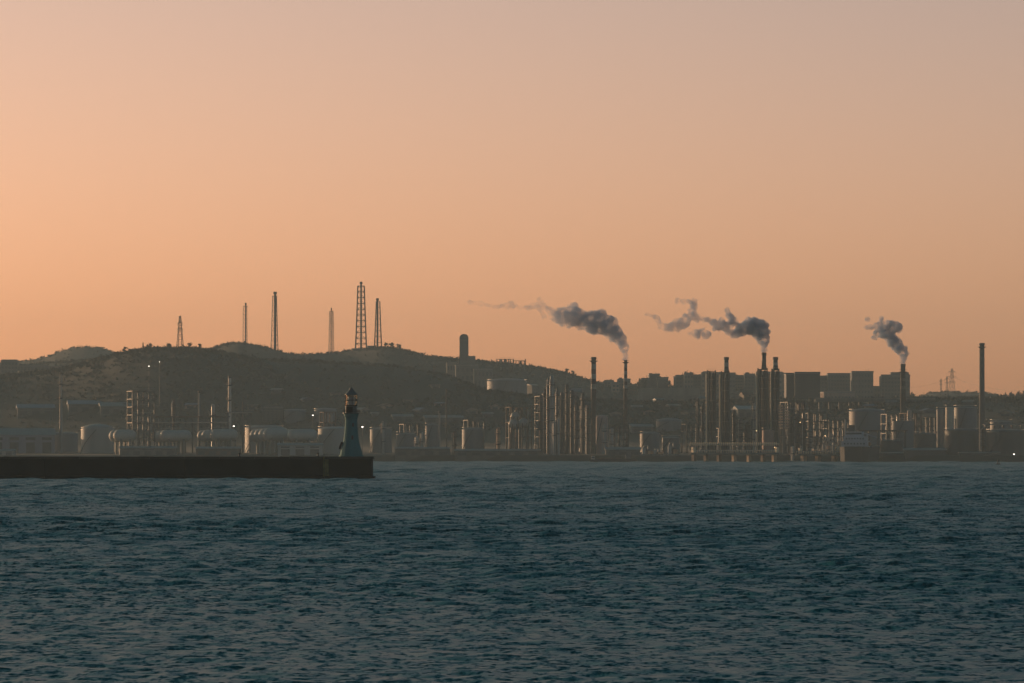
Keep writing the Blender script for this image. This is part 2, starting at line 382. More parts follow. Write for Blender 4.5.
def build_lighthouse():
    cx = xat(350.6, BD); cy = BD + 3.6
    zz = lambda py: float(zat(py, BD)) - ZT
    rr = lambda wpx: wpx * bm_ / 2
    t = thing('lighthouse', 'muted teal tapering lighthouse with glazed lantern on the breakwater end', 'lighthouse', (cx, cy, ZT))
    wm = mat('lighthouse_paint', (0.06, 0.19, 0.195), 0.85, 0.18, 0.5, streak=True)
    wd = mat('lighthouse_trim', (0.09, 0.12, 0.13), 0.6, 0.2, 0.5)
    dk = mat('lighthouse_dark', (0.012, 0.013, 0.014), 0.95, 0.2, 1)
    n = 16; rot = math.pi / n
    MB().lathe([(rr(25.5), 0), (rr(25), 0.22), (rr(23.6), 0.24)], n, rot=rot).build('plinth', wm, t)
    tw = [(rr(23.2), 0.24)] + [(rr(wp), zz(y)) for wp, y in ((22.6, 453), (20.6, 449), (18.0, 445), (16.2, 441), (15.0, 437), (13.8, 431), (12.9, 425), (12.3, 419))]
    tower = MB().lathe(tw, n, rot=rot).build('tower', wm, t)
    MB().lathe([(rr(12.5), zz(419)), (rr(13.2), zz(418)), (rr(13.2), zz(417.2)), (rr(14.6), zz(416)), (rr(14.8), zz(413.6)), (rr(13), zz(413.4))], n, rot=rot).build('cornice', wm, t)
    gal = MB().lathe([(rr(16.6), zz(413.5)), (rr(17.4), zz(413.2)), (rr(17.4), zz(412.5)), (rr(10), zz(412.4))], n, rot=rot).build('gallery', wd, t)
    for lev in (409.8, 411.2): MB().ring(rr(17), 0.022, zz(lev), 24).build('rail', dk, gal)
    for k in range(12):
        a = 2 * math.pi * (k + 0.3) / 12; MB().bar((rr(17) * math.cos(a), rr(17) * math.sin(a), zz(412.5)), (rr(17) * math.cos(a), rr(17) * math.sin(a), zz(409.7)), 0.025).build('stanchion', dk, gal)
    MB().lathe([(rr(11.6), zz(412.6)), (rr(11.6), zz(405.8))], n, rot=rot).build('watch_room', wd, t)
    b = MB(); pv_ = []; pf_ = []
    for k in range(7):
        a = R(-152 + 13 * k)
        for q_ in (rr(11.5), rr(12.1)):
            for z_ in (zz(412.3), zz(406.5)): pv_.append((q_ * math.cos(a), q_ * math.sin(a), z_))
    for k in range(6):
        o_ = 4 * k; pf_ += [(o_ + 2, o_ + 6, o_ + 7, o_ + 3), (o_, o_ + 1, o_ + 5, o_ + 4), (o_ + 1, o_ + 3, o_ + 7, o_ + 5), (o_, o_ + 4, o_ + 6, o_ + 2)]
    pf_ += [(0, 2, 3, 1), (24, 25, 27, 26)]
    b.add(pv_, pf_)
    b.build('black_panel', dk, t)
    MB().lathe([(rr(12.8), zz(405.9)), (rr(12.8), zz(405.0)), (rr(12), zz(404.9))], n, rot=rot).build('lantern_sill', dk, t)
    gm = bpy.data.materials.new('lantern_glass'); gm.use_nodes = True; g = gm.node_tree; g.nodes.clear()
    go = g.nodes.new('ShaderNodeOutputMaterial'); gx = g.nodes.new('ShaderNodeMixShader'); gt = g.nodes.new('ShaderNodeBsdfTransparent'); gg = g.nodes.new('ShaderNodeBsdfGlossy')
    gt.inputs[0].default_value = (0.88, 0.92, 0.92, 1); gg.inputs['Roughness'].default_value = 0.05; gx.inputs[0].default_value = 0.05
    g.links.new(gt.outputs[0], gx.inputs[1]); g.links.new(gg.outputs[0], gx.inputs[2]); g.links.new(gx.outputs[0], go.inputs[0])
    lan = MB().lathe([(rr(2.0), zz(404.9)), (rr(2.0), zz(395.5))], 8).build('lantern_core', mat('lens', (0.40, 0.46, 0.50), 0.5, 0.1, 1), t)
    for k in range(8):
        a0 = 2 * math.pi * k / 8 + R(11); a1 = a0 + 2 * math.pi / 8; r = rr(11.8)
        p0 = (r * math.cos(a0), r * math.sin(a0)); p1 = (r * math.cos(a1), r * math.sin(a1))
        za, zb = zz(404.9), zz(394.6)
        q = [(p0[0], p0[1], za), (p1[0], p1[1], za), (p1[0], p1[1], zb), (p0[0], p0[1], zb)]
        s_ = 0.985; q2 = [(x * s_, y * s_, z) for x, y, z in q]
        MB().add(q + q2, [(0, 1, 2, 3), (7, 6, 5, 4), (0, 4, 5, 1), (1, 5, 6, 2), (2, 6, 7, 3), (3, 7, 4, 0)]).build('pane', gm, t)
        MB().bar((p0[0] * 1.01, p0[1] * 1.01, za), (p0[0] * 1.01, p0[1] * 1.01, zb), 0.055).build('glazing_bar', dk, t)
    MB().ring(rr(11.9), 0.05, zz(400), 16).build('glazing_bar', dk, t)
    MB().lathe([(0.55, zz(404.8)), (0.62, zz(403)), (0.66, zz(400)), (0.6, zz(397)), (0.3, zz(395.8))], 16).build('lens', mat('lens', (0.40, 0.46, 0.50), 0.5, 0.1, 1), t, True)
    MB().lathe([(rr(12.8), zz(394.7)), (rr(12.8), zz(394.1)), (rr(11.4), zz(393.4)), (rr(9.2), zz(392.2)), (rr(6.6), zz(390.9)), (rr(3.6), zz(389.4)),
                (rr(3.2), zz(388.6)), (rr(3.4), zz(387.9)), (rr(1.4), zz(387.1))], 16).build('cupola', wd, t, True)
    MB().bar((0, 0, zz(387.2)), (0, 0, zz(384.8)), 0.035).build('lightning_rod', dk, t)
    # door, window slits and the dark box hung on the left flank
    MB().box(0.25, -rr(14.3), zz(439.5), 0.34, 0.25, 0.7).build('window', GLASS, t)
    MB().box(0.35, -rr(12.7), zz(426.5), 0.3, 0.25, 0.6).build('window', GLASS, t)
    eb = MB(); eb.tube([(-1.98, -0.2, zz(449.2)), (-1.82, -0.2, zz(446)), (-1.55, -0.2, zz(442))], 0.2, 8)
    eb.build('horn', dk, t)
build_lighthouse()

# ------------------------------------------------------------------ builders for the far shore
def lattice(px, off, top, wt, wb, label, name='flare_tower', cat='tower', pipe=0.0, step=6.0, legr=0.22, pipe_dx=0.0, legs=4, tip=3.0, pm=DARK, arms=(), d=None, rz=0.35):
    s = Spot(px, off, d); H = s.h(top); a, b = wt * s.m / 2, wb * s.m / 2
    t = thing(name, label, cat, s.loc, rz if legs == 4 else 0)
    k0 = 1 / 1.28 if legs == 4 else 1.0
    a *= k0; b *= k0
    Hl = H - tip * s.m if pipe else H
    cs = [(-1, -1), (1, -1), (1, 1), (-1, 1)] if legs == 4 else [(math.cos(R(90 + 120 * k)), math.sin(R(90 + 120 * k))) for k in range(3)]
    wz = lambda z: b + (a - b) * min(1, max(0, z / Hl)) ** 0.8
    n = max(4, int(round(Hl / (step * s.m))))
    zs = [Hl * i / n for i in range(n + 1)]
    for c in cs:
        mb = MB()
        for z0, z1 in zip(zs, zs[1:]): mb.bar((c[0] * wz(z0), c[1] * wz(z0), z0 - (1.5 if z0 == 0 else 0)), (c[0] * wz(z1), c[1] * wz(z1), z1), legr)
        mb.build('leg', pm, t)
    m = len(cs)
    for z in zs[1:]:
        mb = MB()
        for i in range(m):
            p, q = cs[i], cs[(i + 1) % m]; mb.bar((p[0] * wz(z), p[1] * wz(z), z), (q[0] * wz(z), q[1] * wz(z), z), legr * 0.75)
        mb.build('brace_ring', pm, t)
    mb = MB()
    for z0, z1 in zip(zs, zs[1:]):
        for i in range(m):
            p, q = cs[i], cs[(i + 1) % m]
            if int(z0 * 10) % 2: p, q = q, p
            mb.bar((p[0] * wz(z0), p[1] * wz(z0), z0), (q[0] * wz(z1), q[1] * wz(z1), z1), legr * 0.38)
    mb.build('diagonal_bracing', pm, t)
    if pipe:
        r = pipe * s.m / 2; pp = MB().cyl(pipe_dx * s.m, 0, -1, H, r, r * 0.92, 12).build('flare_pipe', pm, t, True)
        MB().lathe([(r * 1.3, H - 2.2 * s.m), (r * 1.5, H - 1.6 * s.m), (r * 1.35, H + 0.2)], 12, pipe_dx * s.m, 0).build('flare_tip', pm, pp)
        MB().box(pipe_dx * s.m, 0, Hl - 0.3, max(2 * a, r * 3.4), max(2 * a, r * 3.4), 0.3).build('platform', pm, t)
    for az, aw in arms:
        z = s.h(az); w_ = aw * s.m / 2
        mb = MB().bar((-w_, 0, z), (w_, 0, z), legr).bar((-w_, 0, z), (0, 0, z + w_ * 0.35), legr * .6).bar((w_, 0, z), (0, 0, z + w_ * 0.35), legr * .6)
        for q in (-w_, w_): mb.bar((q, 0, z), (q, 0, z - 1.6), legr * .5)
        mb.build('cross_arm', pm, t)
    return t

def chimney(px, off, top, w, label, bands=(), m=CONCD, taper=0.8, gal=(), base=None, name='chimney', rung=True, d=None):
    s = Spot(px, off, d); H = s.h(top); r1 = w * s.m / 2; r0 = r1 / taper
    t = thing(name, label, 'chimney', s.loc)
    rz = lambda z: r0 + (r1 - r0) * max(0, z) / H
    sh = MB().lathe([(r0 * 1.02, -2), (rz(H * 0.3), H * 0.3), (rz(H * 0.7), H * 0.7), (r1, H - 0.4)], 24).build('shaft', m, t, True)
    MB().lathe([(r1 * 1.14, H - 1.1), (r1 * 1.16, H), (r1 * 0.75, H), (r1 * 0.74, H - 0.8)], 24).build('rim', DARK, t)
    for y0, y1, bmx in bands:
        za, zb = s.h(y1), s.h(y0)
        MB().lathe([(rz(za) * 1.0, za - 0.02), (rz(za) + 0.05, za), (rz(zb) + 0.05, zb), (rz(zb), zb + 0.02)], 24).build('band', bmx, t, True)
    for gy in gal:
        z = s.h(gy); g = MB().lathe([(rz(z), z - 0.5), (rz(z) + 0.9, z), (rz(z) + 0.9, z + 0.18), (rz(z), z + 0.18)], 20).build('gallery', DARK, t)
        MB().ring(rz(z) + 0.85, 0.06, z + 1.1, 20).build('rail', DARK, g)
    if rung: MB().bar((-r0 * 0.6, -r0 * 0.95, 0), (-r1 * 0.6, -r1 * 0.95, H), 0.12).build('ladder', DARK, t)
    return t

def column(px, off, top, w, label, m=STEEL, plats=4, pipe=True, d=None, group=None, skirt=None, dome=True, stack=None, cat='column', name='process_column'):
    s = Spot(px, off, d); H = s.h(top); r = w * s.m / 2
    t = thing(name, label, cat, s.loc, random.uniform(0, 0.6), group)
    Hs = H - (r * 0.7 if dome else 0)
    pr = [(r * 1.08, -2), (r * 1.08, H * 0.08), (r, H * 0.1), (r, Hs)] + ([(r * 0.86, Hs + r * 0.4), (r * 0.5, Hs + r * 0.62), (0.1, H)] if dome else [])
    MB().lathe(pr, 18).build('shell', m, t, True)
    for i in range(plats):
        z = H * (0.2 + 0.76 * (i + 0.5) / plats)
        a0 = random.uniform(0, 6.28)
        p = MB().lathe([(r * 1.0, z - 0.35), (r + 1.0, z - 0.05), (r + 1.0, z + 0.12), (r, z + 0.12)], 14).build('platform', DARK, t)
        MB().ring(r + 0.95, 0.06, z + 1.1, 14).build('rail', DARK, p)
    MB().bar((-r - 0.35, -0.3, 0), (-r - 0.35, -0.3, H * 0.95), 0.12).build('ladder', STEEL, t)
    if pipe:
        MB().tube([(-r * 0.8 - 0.6, -r * 0.8, 0), (-r * 0.8 - 0.6, -r * 0.8, H * 0.93), (-r * 0.2, -r * 0.2, H * 0.99)], 0.22, 8).build('riser_pipe', random.choice((STEEL, STEEL, GALV)), t)
    if stack:
        MB().cyl(0, 0, H - 0.5, s.h(stack), r * 0.3, r * 0.25, 10).build('vent', m, t)
    return t

def heater(px, off, top, w, label, stack_px, stack_top, stack_w, lit_px, m=DARK, stack_bands=False, d=None):
    """a tall boxed furnace tower with close platforms, a lit riser on its left and a stack on top"""
    s = Spot(px, off, d); H = s.h(top); W = w * s.m
    t = thing('furnace_tower', label, 'tower', s.loc)
    D = W * 0.9
    for cx, cr, ch in ((-.24, .18, 1.0), (.24, .16, .985)):
        MB().lathe([(W * cr, -2), (W * cr, H * ch - 1), (W * cr * .7, H * ch - .2), (W * cr * .2, H * ch)], 16, cx * W, 0).build('column', m, t, True)
    MB().cyl(0.02 * W, D * .3, -2, H * .93, W * .07, W * .07, 10).build('rear_pipe', m, t)
    for cx in (-1, 1):
        for cy in (-1, 1): MB().box(cx * W * 0.46, cy * D * 0.46, -2, 0.45, 0.45, H + 2.4).build('post', m, t)
    n = int(H / 4.6)
    for i in range(1, n + 1):
        z = H * i / n; p = MB().box(0, 0, z - 0.3, W, D, 0.28).build('floor', m, t)
        MB().bar((-W / 2, -D / 2, z + 0.9), (W / 2, -D / 2, z + 0.9), 0.07).build('rail', GALV, p)
    for k in range(3):
        z0 = 1 + k * H / 3
        MB().bar((-W * .46, -D * .48, z0), (W * .46, -D * .48, z0 + H / 3 - 1.5), 0.14).build('diagonal_brace', m, t)
    rx = (lit_px - px) * s.m
    MB().bar((rx, -D * 0.2, 0), (rx, -D * 0.2, H * 0.97), 0.55, 12).build('riser_pipe', mat('sunlit_cream_paint', (0.74, 0.60, 0.42), 0.7, 0.15, 0.2), t)  # bright warm cream stands in for strong sunlight on the riser
    for i in range(1, n, 2): MB().bar((rx, -D * 0.2, H * i / n), (-W / 2, -D * 0.2, H * i / n), 0.12).build('pipe_bracket', GALV, t)
    if stack_top:
        r = stack_w * s.m / 2; x = (stack_px - px) * s.m; HT = s.h(stack_top)
        st = MB().lathe([(r * 1.25, H - 0.5), (r * 1.1, H + 1.5), (r, H + 2.2), (r * 0.96, HT)], 20, x, 0).build('stack', m, t, True)
        MB().lathe([(r * 1.16, HT - 1.4), (r * 1.18, HT - 0.1), (r * 0.8, HT - 0.1)], 20, x, 0).build('rim', DARK, st)
        if stack_bands:
            MB().lathe([(r * 1.03, HT - 4.6), (r * 1.04, HT - 4.5), (r * 1.04, HT - 2.7), (r * 1.03, HT - 2.6)], 20, x, 0).build('band', WHITEB, st)
    return t

def tank(px0, px1, off, top, label, m=PALE, roof='dome', rise=0.12, rail=True, stair=True, bands=2, d=None, group=None, rm=None):
    px = (px0 + px1) / 2; s = Spot(px, off, d); r = (px1 - px0) * s.m / 2; H = s.h(top)
    t = thing('storage_tank', label, 'tank', s.loc, 0, group)
    k = rise if roof else 0.02
    Hs = max(2.0, H - 2 * r * k)
    MB().lathe([(r, -2.5), (r, Hs)], 36).build('shell', m, t, True)
    if roof == 'dome':
        pr = [(r * 1.015, Hs - 0.15), (r * 1.015, Hs + 0.12)] + [(r * math.cos(a), Hs + 0.12 + 2 * r * k * math.sin(a)) for a in (0.25, 0.5, 0.75, 1.0, 1.25, 1.45)] + [(0.05, Hs + 0.12 + 2 * r * k)]
    else:
        pr = [(r * 1.015, Hs - 0.15), (r * 1.015, Hs + 0.12), (r * 0.5, Hs + r * k), (0.05, Hs + 2 * r * k)]
    MB().lathe(pr, 36).build('roof', rm or m, t, True)
    for i in range(bands):
        z = Hs * (i + 1) / (bands + 1); MB().ring(r + 0.03, 0.16, z, 36).build('stiffener', m, t)
    if rail: MB().ring(r * 1.01, 0.07, Hs + 1.2, 36).build('rail', GALV, t)
    if stair:
        n = 14; mb = MB()
        for i in range(n):
            a = R(200 + 70 * i / n); a2 = R(200 + 70 * (i + 1) / n)
            mb.bar(((r + .5) * math.cos(a), (r + .5) * math.sin(a), Hs * i / n), ((r + .5) * math.cos(a2), (r + .5) * math.sin(a2), Hs * (i + 1) / n), 0.2)
        mb.build('stair', STEEL, t)
    return t

def bullet(px, off, mid, ln, dia, label, group, rz=0.0, m=PALE, d=None):
    s = Spot(px, off, d); r = dia * s.m / 2; L = ln * s.m; z = s.h(mid)
    t = thing('pressure_vessel', label, 'tank', s.loc, rz, group)
    m = mat('vessel_paint', (0.48, 0.44, 0.39), 0.6, 0.12, 0.2)
    pr = [(0.05, -L / 2 - r * 0.72), (r * 0.42, -L / 2 - r * 0.62), (r * 0.75, -L / 2 - r * 0.40), (r * 0.94, -L / 2 - r * 0.14), (r, -L / 2), (r, L / 2), (r * 0.94, L / 2 + r * 0.14), (r * 0.75, L / 2 + r * 0.4), (r * 0.42, L / 2 + r * .62), (0.05, L / 2 + r * 0.72)]
    mb = MB().lathe(pr, 22); mb.v = [(b, a, c) for a, c, b in [(p[0], p[1], p[2]) for p in mb.v]]
    mb.v = [(x, y, zz_ + z) for x, y, zz_ in mb.v]
    mb.build('shell', m, t, True)
    for q in (-0.3, 0.3): MB().box(q * L, 0, -1.5, 0.9, r * 1.7, max(0.6, z - r * 0.55 + 1.5)).build('saddle', CONC, t)
    MB().box(0, 0, z + r * 0.99, L * 0.9, 0.9, 0.12).build('walkway', GALV, t)
    MB().bar((-L * .45, -.4, z + r + 1.1), (L * .45, -.4, z + r + 1.1), 0.05).build('rail', GALV, t)
    return t

def block(px0, px1, off, top, label, m=RENDER, bays=4, floors=6, depth=13, name='apartment_block', cat='building', heads=(), rz=0.04, d=None, group=None, antenna=(), bot=None):
    px = (px0 + px1) / 2; s = Spot(px, off, d); W = (px1 - px0) * s.m * 1.05; H = s.h(top)
    t = thing(name, label, cat, (s.x, s.y + depth / 2, s.g), rz, group)
    wall = MB().box(0, 0, -6, W, depth, H + 6 - 0.4).build('wall', m, t)
    MB().box(0, 0, H - 0.398, W + 0.5, depth + 0.5, 0.4).build('roof', ROOF, t)
    MB().box(0, -depth / 2 - 0.05, H + 0.004, W + 0.4, 0.3, 0.7).build('parapet', m, t)
    bw = W / bays; fl = (H - 1) / floors
    src = None
    for i in range(bays):
        x = -W / 2 + bw * (i + 0.5)
        if src is None:
            mb = MB()
            for k in range(floors): mb.box(0, 0, fl * k + fl * 0.35, bw * 0.52, 0.12, fl * 0.48)
            src = mb.build('window_bay', GLASS, t, loc=(x, -depth / 2 - 0.03, 0)); src['kind'] = 'stuff'
            mb = MB()
            for k in range(floors): mb.box(0, 0, fl * k + fl * 0.27, bw * 0.62, 0.5, 0.2)
            sil = mb.build('sill_row', m, src, loc=(0, -0.12, 0))
        else:
            b = share('window_bay', src, t, (x, -depth / 2 - 0.03, 0)); b['kind'] = 'stuff'; share('sill_row', sil, b, (0, -0.12, 0))
    pil = MB().box(0, 0, 0, 0.5, 0.5, H - 0.41).build('pilaster', m, t, loc=(-W / 2 + 0.24, -depth / 2 - 0.2, 0))
    for i in range(1, bays): share('pilaster', pil, t, (-W / 2 + bw * i, -depth / 2 - 0.2, 0))
    for hx, hw, hh in heads: MB().box(hx * W, 0, H + 0.003, hw * W, depth * 0.5, hh).build('stair_head', m, t)
    for ax, ah in antenna: MB().bar((ax * W, 0, H), (ax * W, 0, H + ah), 0.14).build('antenna', DARK, t)
    return t

def shed(px0, px1, off, top, label, m=GREYR, rm=ROOF, depth=18, pitch=0.18, doors=2, name='shed', rz=0.1, d=None, group=None, cat='shed', gable_front=False):
    px = (px0 + px1) / 2; s = Spot(px, off, d); W = (px1 - px0) * s.m; H = s.h(top)
    t = thing(name, label, cat, (s.x, s.y + depth / 2, s.g), rz, group)
    if gable_front:
        rise = min(W * pitch / 2, H * 0.4); e = H - rise
        MB().prism([(-W / 2, -3), (W / 2, -3), (W / 2, e), (0, H), (-W / 2, e)], -depth / 2, depth / 2).build('wall', m, t)
        for sg in (-1, 1):
            MB().prism([(0, H + 0.02), (sg * (W / 2 + .5), e - 0.2), (sg * (W / 2 + .5), e + 0.1), (0, H + 0.35)], -depth / 2 - .5, depth / 2 + .5).build('roof_slope', rm, t)
    else:
        rise = min(depth * pitch / 2, H * 0.35); e = H - rise
        MB().box(0, 0, -3, W, depth, e + 3).build('wall', m, t)
        mb = MB().prism([(-depth / 2 - .5, e + .003), (depth / 2 + .5, e + .003), (0, H)], -W / 2 - .5, W / 2 + .5)
        mb.v = [(y, x, z) for x, y, z in mb.v]; mb.build('roof', rm, t)
    for i in range(doors):
        x = -W / 2 + W * (i + 0.5) / doors
        MB().box(x, -depth / 2 - 0.05, 0, min(4.5, W / doors * 0.6), 0.14, e * 0.6).build('door', DARKR, t)
    n = max(2, int(W / 7))
    for i in range(n):
        x = -W / 2 + W * (i + 0.5) / n; MB().box(x, -depth / 2 - 0.04, e * 0.72, W / n * 0.6, 0.12, e * 0.15).build('window', GLASS, t)
    return t

def frame(px0, px1, off, top, floors, bays, label, m=STEEL, vessels=True, name='process_structure', d=None, depth=12, cat='structure'):
    px = (px0 + px1) / 2; s = Spot(px, off, d); W = (px1 - px0) * s.m; H = s.h(top)
    t = thing(name, label, cat, s.loc, 0.25)
    po = None
    for i in range(bays + 1):
        for y in (-depth / 2, depth / 2):
            x = -W / 2 + W * i / bays
            if po is None: po = MB().box(0, 0, -2, 0.55, 0.55, H + 2).build('post', m, t, loc=(x, y, 0))
            else: share('post', po, t, (x, y, 0))
    fl = None
    for k in range(1, floors + 1):
        z = H * k / floors
        if fl is None:
            fl = MB().box(0, 0, -0.3, W + 0.8, depth + 0.8, 0.3).build('floor', m, t, loc=(0, 0, z))
            ra = MB().bar((-W / 2, -depth / 2 - .3, 1.0), (W / 2, -depth / 2 - .3, 1.0), 0.07).build('rail', GALV, fl)
        else: f2 = share('floor', fl, t, (0, 0, z)); share('rail', ra, f2)
    for i in range(bays):
        x0, x1 = -W / 2 + W * i / bays, -W / 2 + W * (i + 1) / bays
        for k in range(floors):
            if (i + k) % 2: MB().bar((x0, -depth / 2 - .15, H * k / floors), (x1, -depth / 2 - .15, H * (k + 1) / floors - 0.35), 0.13).build('diagonal_brace', m, t)
    if vessels:
        for k in range(floors):
            for i in range(bays):
                if random.random() < 0.55:
                    z = H * k / floors; h = H / floors; x = -W / 2 + W * (i + 0.5) / bays; r = min(W / bays, h) * random.uniform(.25, .36)
                    MB().lathe([(r * .4, z + 0.02), (r, z + h * .12), (r, z + h * .7), (r * .5, z + h * .84)], 12, x, random.uniform(-depth * .3, 0)).build('vessel', random.choice((PALE, GALV, RUST, GREYT)), t, True)
    return t

def rack(px0, px1, off, top, label, npipes=4, posts=8, m=STEEL, pm=None, name='pipe_rack', levels=1, gap=3.0):
    px = (px0 + px1) / 2; s = Spot(px, off); W = (px1 - px0) * s.m; H = s.h(top)
    t = thing(name, label, 'pipe rack', s.loc)
    po = None
    for i in range(posts):
        x = -W / 2 + W * i / (posts - 1)
        if po is None:
            po = MB().box(0, -2, -2, .5, .5, H + 2 - .8).box(0, 2, -2, .5, .5, H + 2 - .8).box(0, 0, H - 1.1, .5, 6, .5).build('bent', m, t, loc=(x, 0, 0))
        else: share('bent', po, t, (x, 0, 0))
    for l in range(levels):
        for k in range(npipes):
            r = random.uniform(0.18, 0.4); y = -2.4 + 4.8 * k / max(1, npipes - 1)
            MB().bar((-W / 2 - 1, y, H - r - l * gap), (W / 2 + 1, y, H - r - l * gap), r, 8).build('pipe', random.choice((PALE, GALV, RUST)) if pm is None else pm, t)
    return t

def lamp(px, off, py, label, m=LAMPM, size=0.45, d=None):
    s = Spot(px, off, d); H = s.h(py)
    t = thing('lamp_post', label, 'lamp post', s.loc)
    MB().cyl(0, 0, -1, H - .1, 0.16, 0.10, 8).build('post', STEEL, t)
    MB().bar((0, 0, H), (0, -1.2, H + .25), 0.07).build('arm', STEEL, t)
    MB().lathe([(size * .4, H - .1), (size, H + .1), (size * .9, H + size * .8), (size * .3, H + size)], 10, 0, -1.3).build('lamp_head', m, t)
    return t

CROWNS = []
def crown_mesh(seed, m):
    rg = np.random.RandomState(seed); V = []; F = []
    lobes = rg.normal(0, 0.42, (7, 3)); lobes[:, 2] = lobes[:, 2] * 0.7 + 0.1
    for j in range(230):
        l = lobes[rg.randint(7)]; p = rg.normal(0, 1, 3); p /= np.linalg.norm(p); p = l + p * 0.42 * rg.rand() ** 0.4
        tri = rg.normal(0, 0.12, (4, 3)); b = len(V)
        V += [tuple(p + q) for q in tri]; F += [(b, b + 1, b + 2), (b, b + 2, b + 3)]
    me = bpy.data.meshes.new('crown'); me.from_pydata(V, [], F); me.materials.append(m); return me
for i in range(4): CROWNS.append(crown_mesh(20 + i, LEAF if i % 2 else LEAF2))
TRUNK = None
def tree(px, off, top, w, label, group=None, d=None):
    global TRUNK
    s = Spot(px, off, d); H = max(4.0, s.h(top)); r = w * s.m / 2
    t = thing('tree', label, 'tree', s.loc, random.uniform(0, 6), group)
    if TRUNK is None:
        mb = MB().lathe([(0.045, -0.1), (0.03, 0.3), (0.02, 0.7)], 7)
        for k in range(4):
            a = k * 1.6; mb.bar((0, 0, 0.35 + 0.06 * k), (0.22 * math.cos(a), 0.22 * math.sin(a), 0.62 + 0.05 * k), 0.012)
        TRUNK = mb.build('trunk', BARK, t); TRUNK.scale = (H, H, H)
    else: share('trunk', TRUNK, t, sc=(H, H, H))
    c = bpy.data.objects.new('crown', random.choice(CROWNS)); COL.objects.link(c); c.parent = t
    hh = H * 0.40; c.location = (0, 0, H - hh * 0.95); c.scale = (r * 1.15, r * 1.15, hh)
    return t

# ------------------------------------------------------------------ masts and flare towers on the ridge
K2 = lambda px: float(ds(px)) * 1.55
K1 = lambda px: float(ds(px)) * 1.24
lattice(180, 0, 316, 1.6, 8, 'slim tapering power pylon alone on the left ridge', 'pylon', 'pylon', step=4.5, legr=0.2, arms=((323, 5.5), (329, 6)), d=K1(180))
lattice(245, 0, 303, 4.2, 5.0, 'narrow flare tower on the rounded summit of the hill', pipe=1.3, pipe_dx=0.6, step=4, legr=0.2, legs=3, d=K2(245))
lattice(274.5, 0, 292, 4.6, 8.5, 'tall thick flare tower just right of the summit', pipe=2.6, pipe_dx=0.5, step=5, legr=0.29, legs=3, d=K2(275), tip=4)
lattice(331.3, 0, 308, 3.8, 5.6, 'thin lattice flare tower left of the tallest one', pipe=0.8, step=4, legr=0.19, d=K2(331))
lattice(361, 0, 282, 8.2, 14.5, 'tallest flare tower with wide lattice legs and central pipe', pipe=2.0, step=5.6, legr=0.42, d=K2(361), tip=4, rz=0.0)
lattice(378, 0, 298.5, 4.6, 9.5, 'flare tower with a thick pipe right of the tallest one', pipe=2.0, pipe_dx=-0.6, step=6, legr=0.27, d=K2(378), tip=3, rz=0.1)
lattice(143, 0, 342.5, 0.8, 1.6, 'tiny thin mast on the left ridge before the pylon', 'mast', 'mast', step=3, legr=0.10, d=K1(143))
lattice(952, 0, 368.5, 1.8, 6.5, 'largest power pylon on the right hill', 'pylon', 'pylon', step=4.5, legr=0.16, arms=((372, 8), (377, 9.5), (382, 8)), d=float(ds(952)) * 1.88)
lattice(947, 0, 376.5, 1.2, 3.6, 'middle power pylon on the right hill', 'pylon', 'pylon', step=4, legr=0.13, arms=((379, 5), (383, 5.5)), d=float(ds(947)) * 1.92)
lattice(941, 0, 379, 1.0, 3.2, 'smallest leftmost power pylon on the right hill', 'pylon', 'pylon', step=4, legr=0.12, arms=((381, 4), (384.5, 4.5)), d=float(ds(941)) * 1.95)
shed(163.5, 171, 0, 346.5, 'small dark hut on the left ridge beside the pylon', m=DARKR, depth=7, doors=1, name='hut', d=K1(167), cat='hut')
shed(367.5, 373, 0, 345.5, 'small hut between the two right flare towers', m=GREYR, depth=7, doors=1, name='hut', d=K2(370) - 6, cat='hut')
shed(352, 359, 0, 348.2, 'low pump house at the foot of the tallest flare tower', m=GREYR, depth=7, doors=1, name='pump_house', d=K2(356) - 20, cat='building')

# power lines between the right pylons
def wire(a, b, za, zb, label):
    sa, sb = Spot(*a), Spot(*b); pa = Vector((sa.x, sa.y, float(zat(za, sa.d)))); pb = Vector((sb.x, sb.y, float(zat(zb, sb.d))))
    pts = []
    for i in range(13):
        f = i / 12; p = pa.lerp(pb, f); p.z -= 5 * 4 * f * (1 - f); pts.append(p - pa)
    o = MB().tube(pts, 0.07, 4).build('power_line', DARK); o.location = pa
    tag(o, label, 'power line')
wire((952, 0, float(ds(952)) * 1.88), (1040, 0, float(ds(1040)) * 1.80), 377, 389, 'sagging power line running right from the largest pylon')
wire((952, 0, float(ds(952)) * 1.88), (880, 0, float(ds(880)) * 1.9), 377, 386, 'sagging power line running left from the largest pylon')

# ------------------------------------------------------------------ headquarters tower and works on the middle ridge
def dome_tower():
    s = Spot(464, 0, K2(464) - 60); W = 8.6 * s.m; H = s.h(334)
    t = thing('round_topped_tower', 'lone round topped concrete tower on the middle ridge', 'tower', s.loc)
    r = W / 2
    pr = [(-r, -3), (r, -3), (r, H - r * 0.7)] + [(r * math.cos(a), H - r * 0.7 + r * 0.7 * math.sin(a)) for a in (0.5, 1.0, 1.57, 2.14, 2.64)] + [(-r, H - r * 0.7)]
    MB().prism(pr, -r * 0.8, r * 0.8).build('wall', GREYR, t)
    for x in (-.46, .46): MB().box(x * W, -r * 0.8 - .1, 0, 0.8, 0.5, H - r * 0.75).build('pilaster', CONCD, t)
    for k in range(3): MB().box((-0.24 + 0.24 * k) * W, -r * .8 - .04, H * .15, W * .13, .12, H * .62).build('window_strip', GLASS, t)
    MB().box(0, -r * .8 - .04, H * .82, W * .6, .12, 1.2).build('window_band', GLASS, t)
    MB().box(W * 0.92, 0, -3, W * .82, W * .9, s.h(356) + 3).build('annex', GREYR, t)
dome_tower()
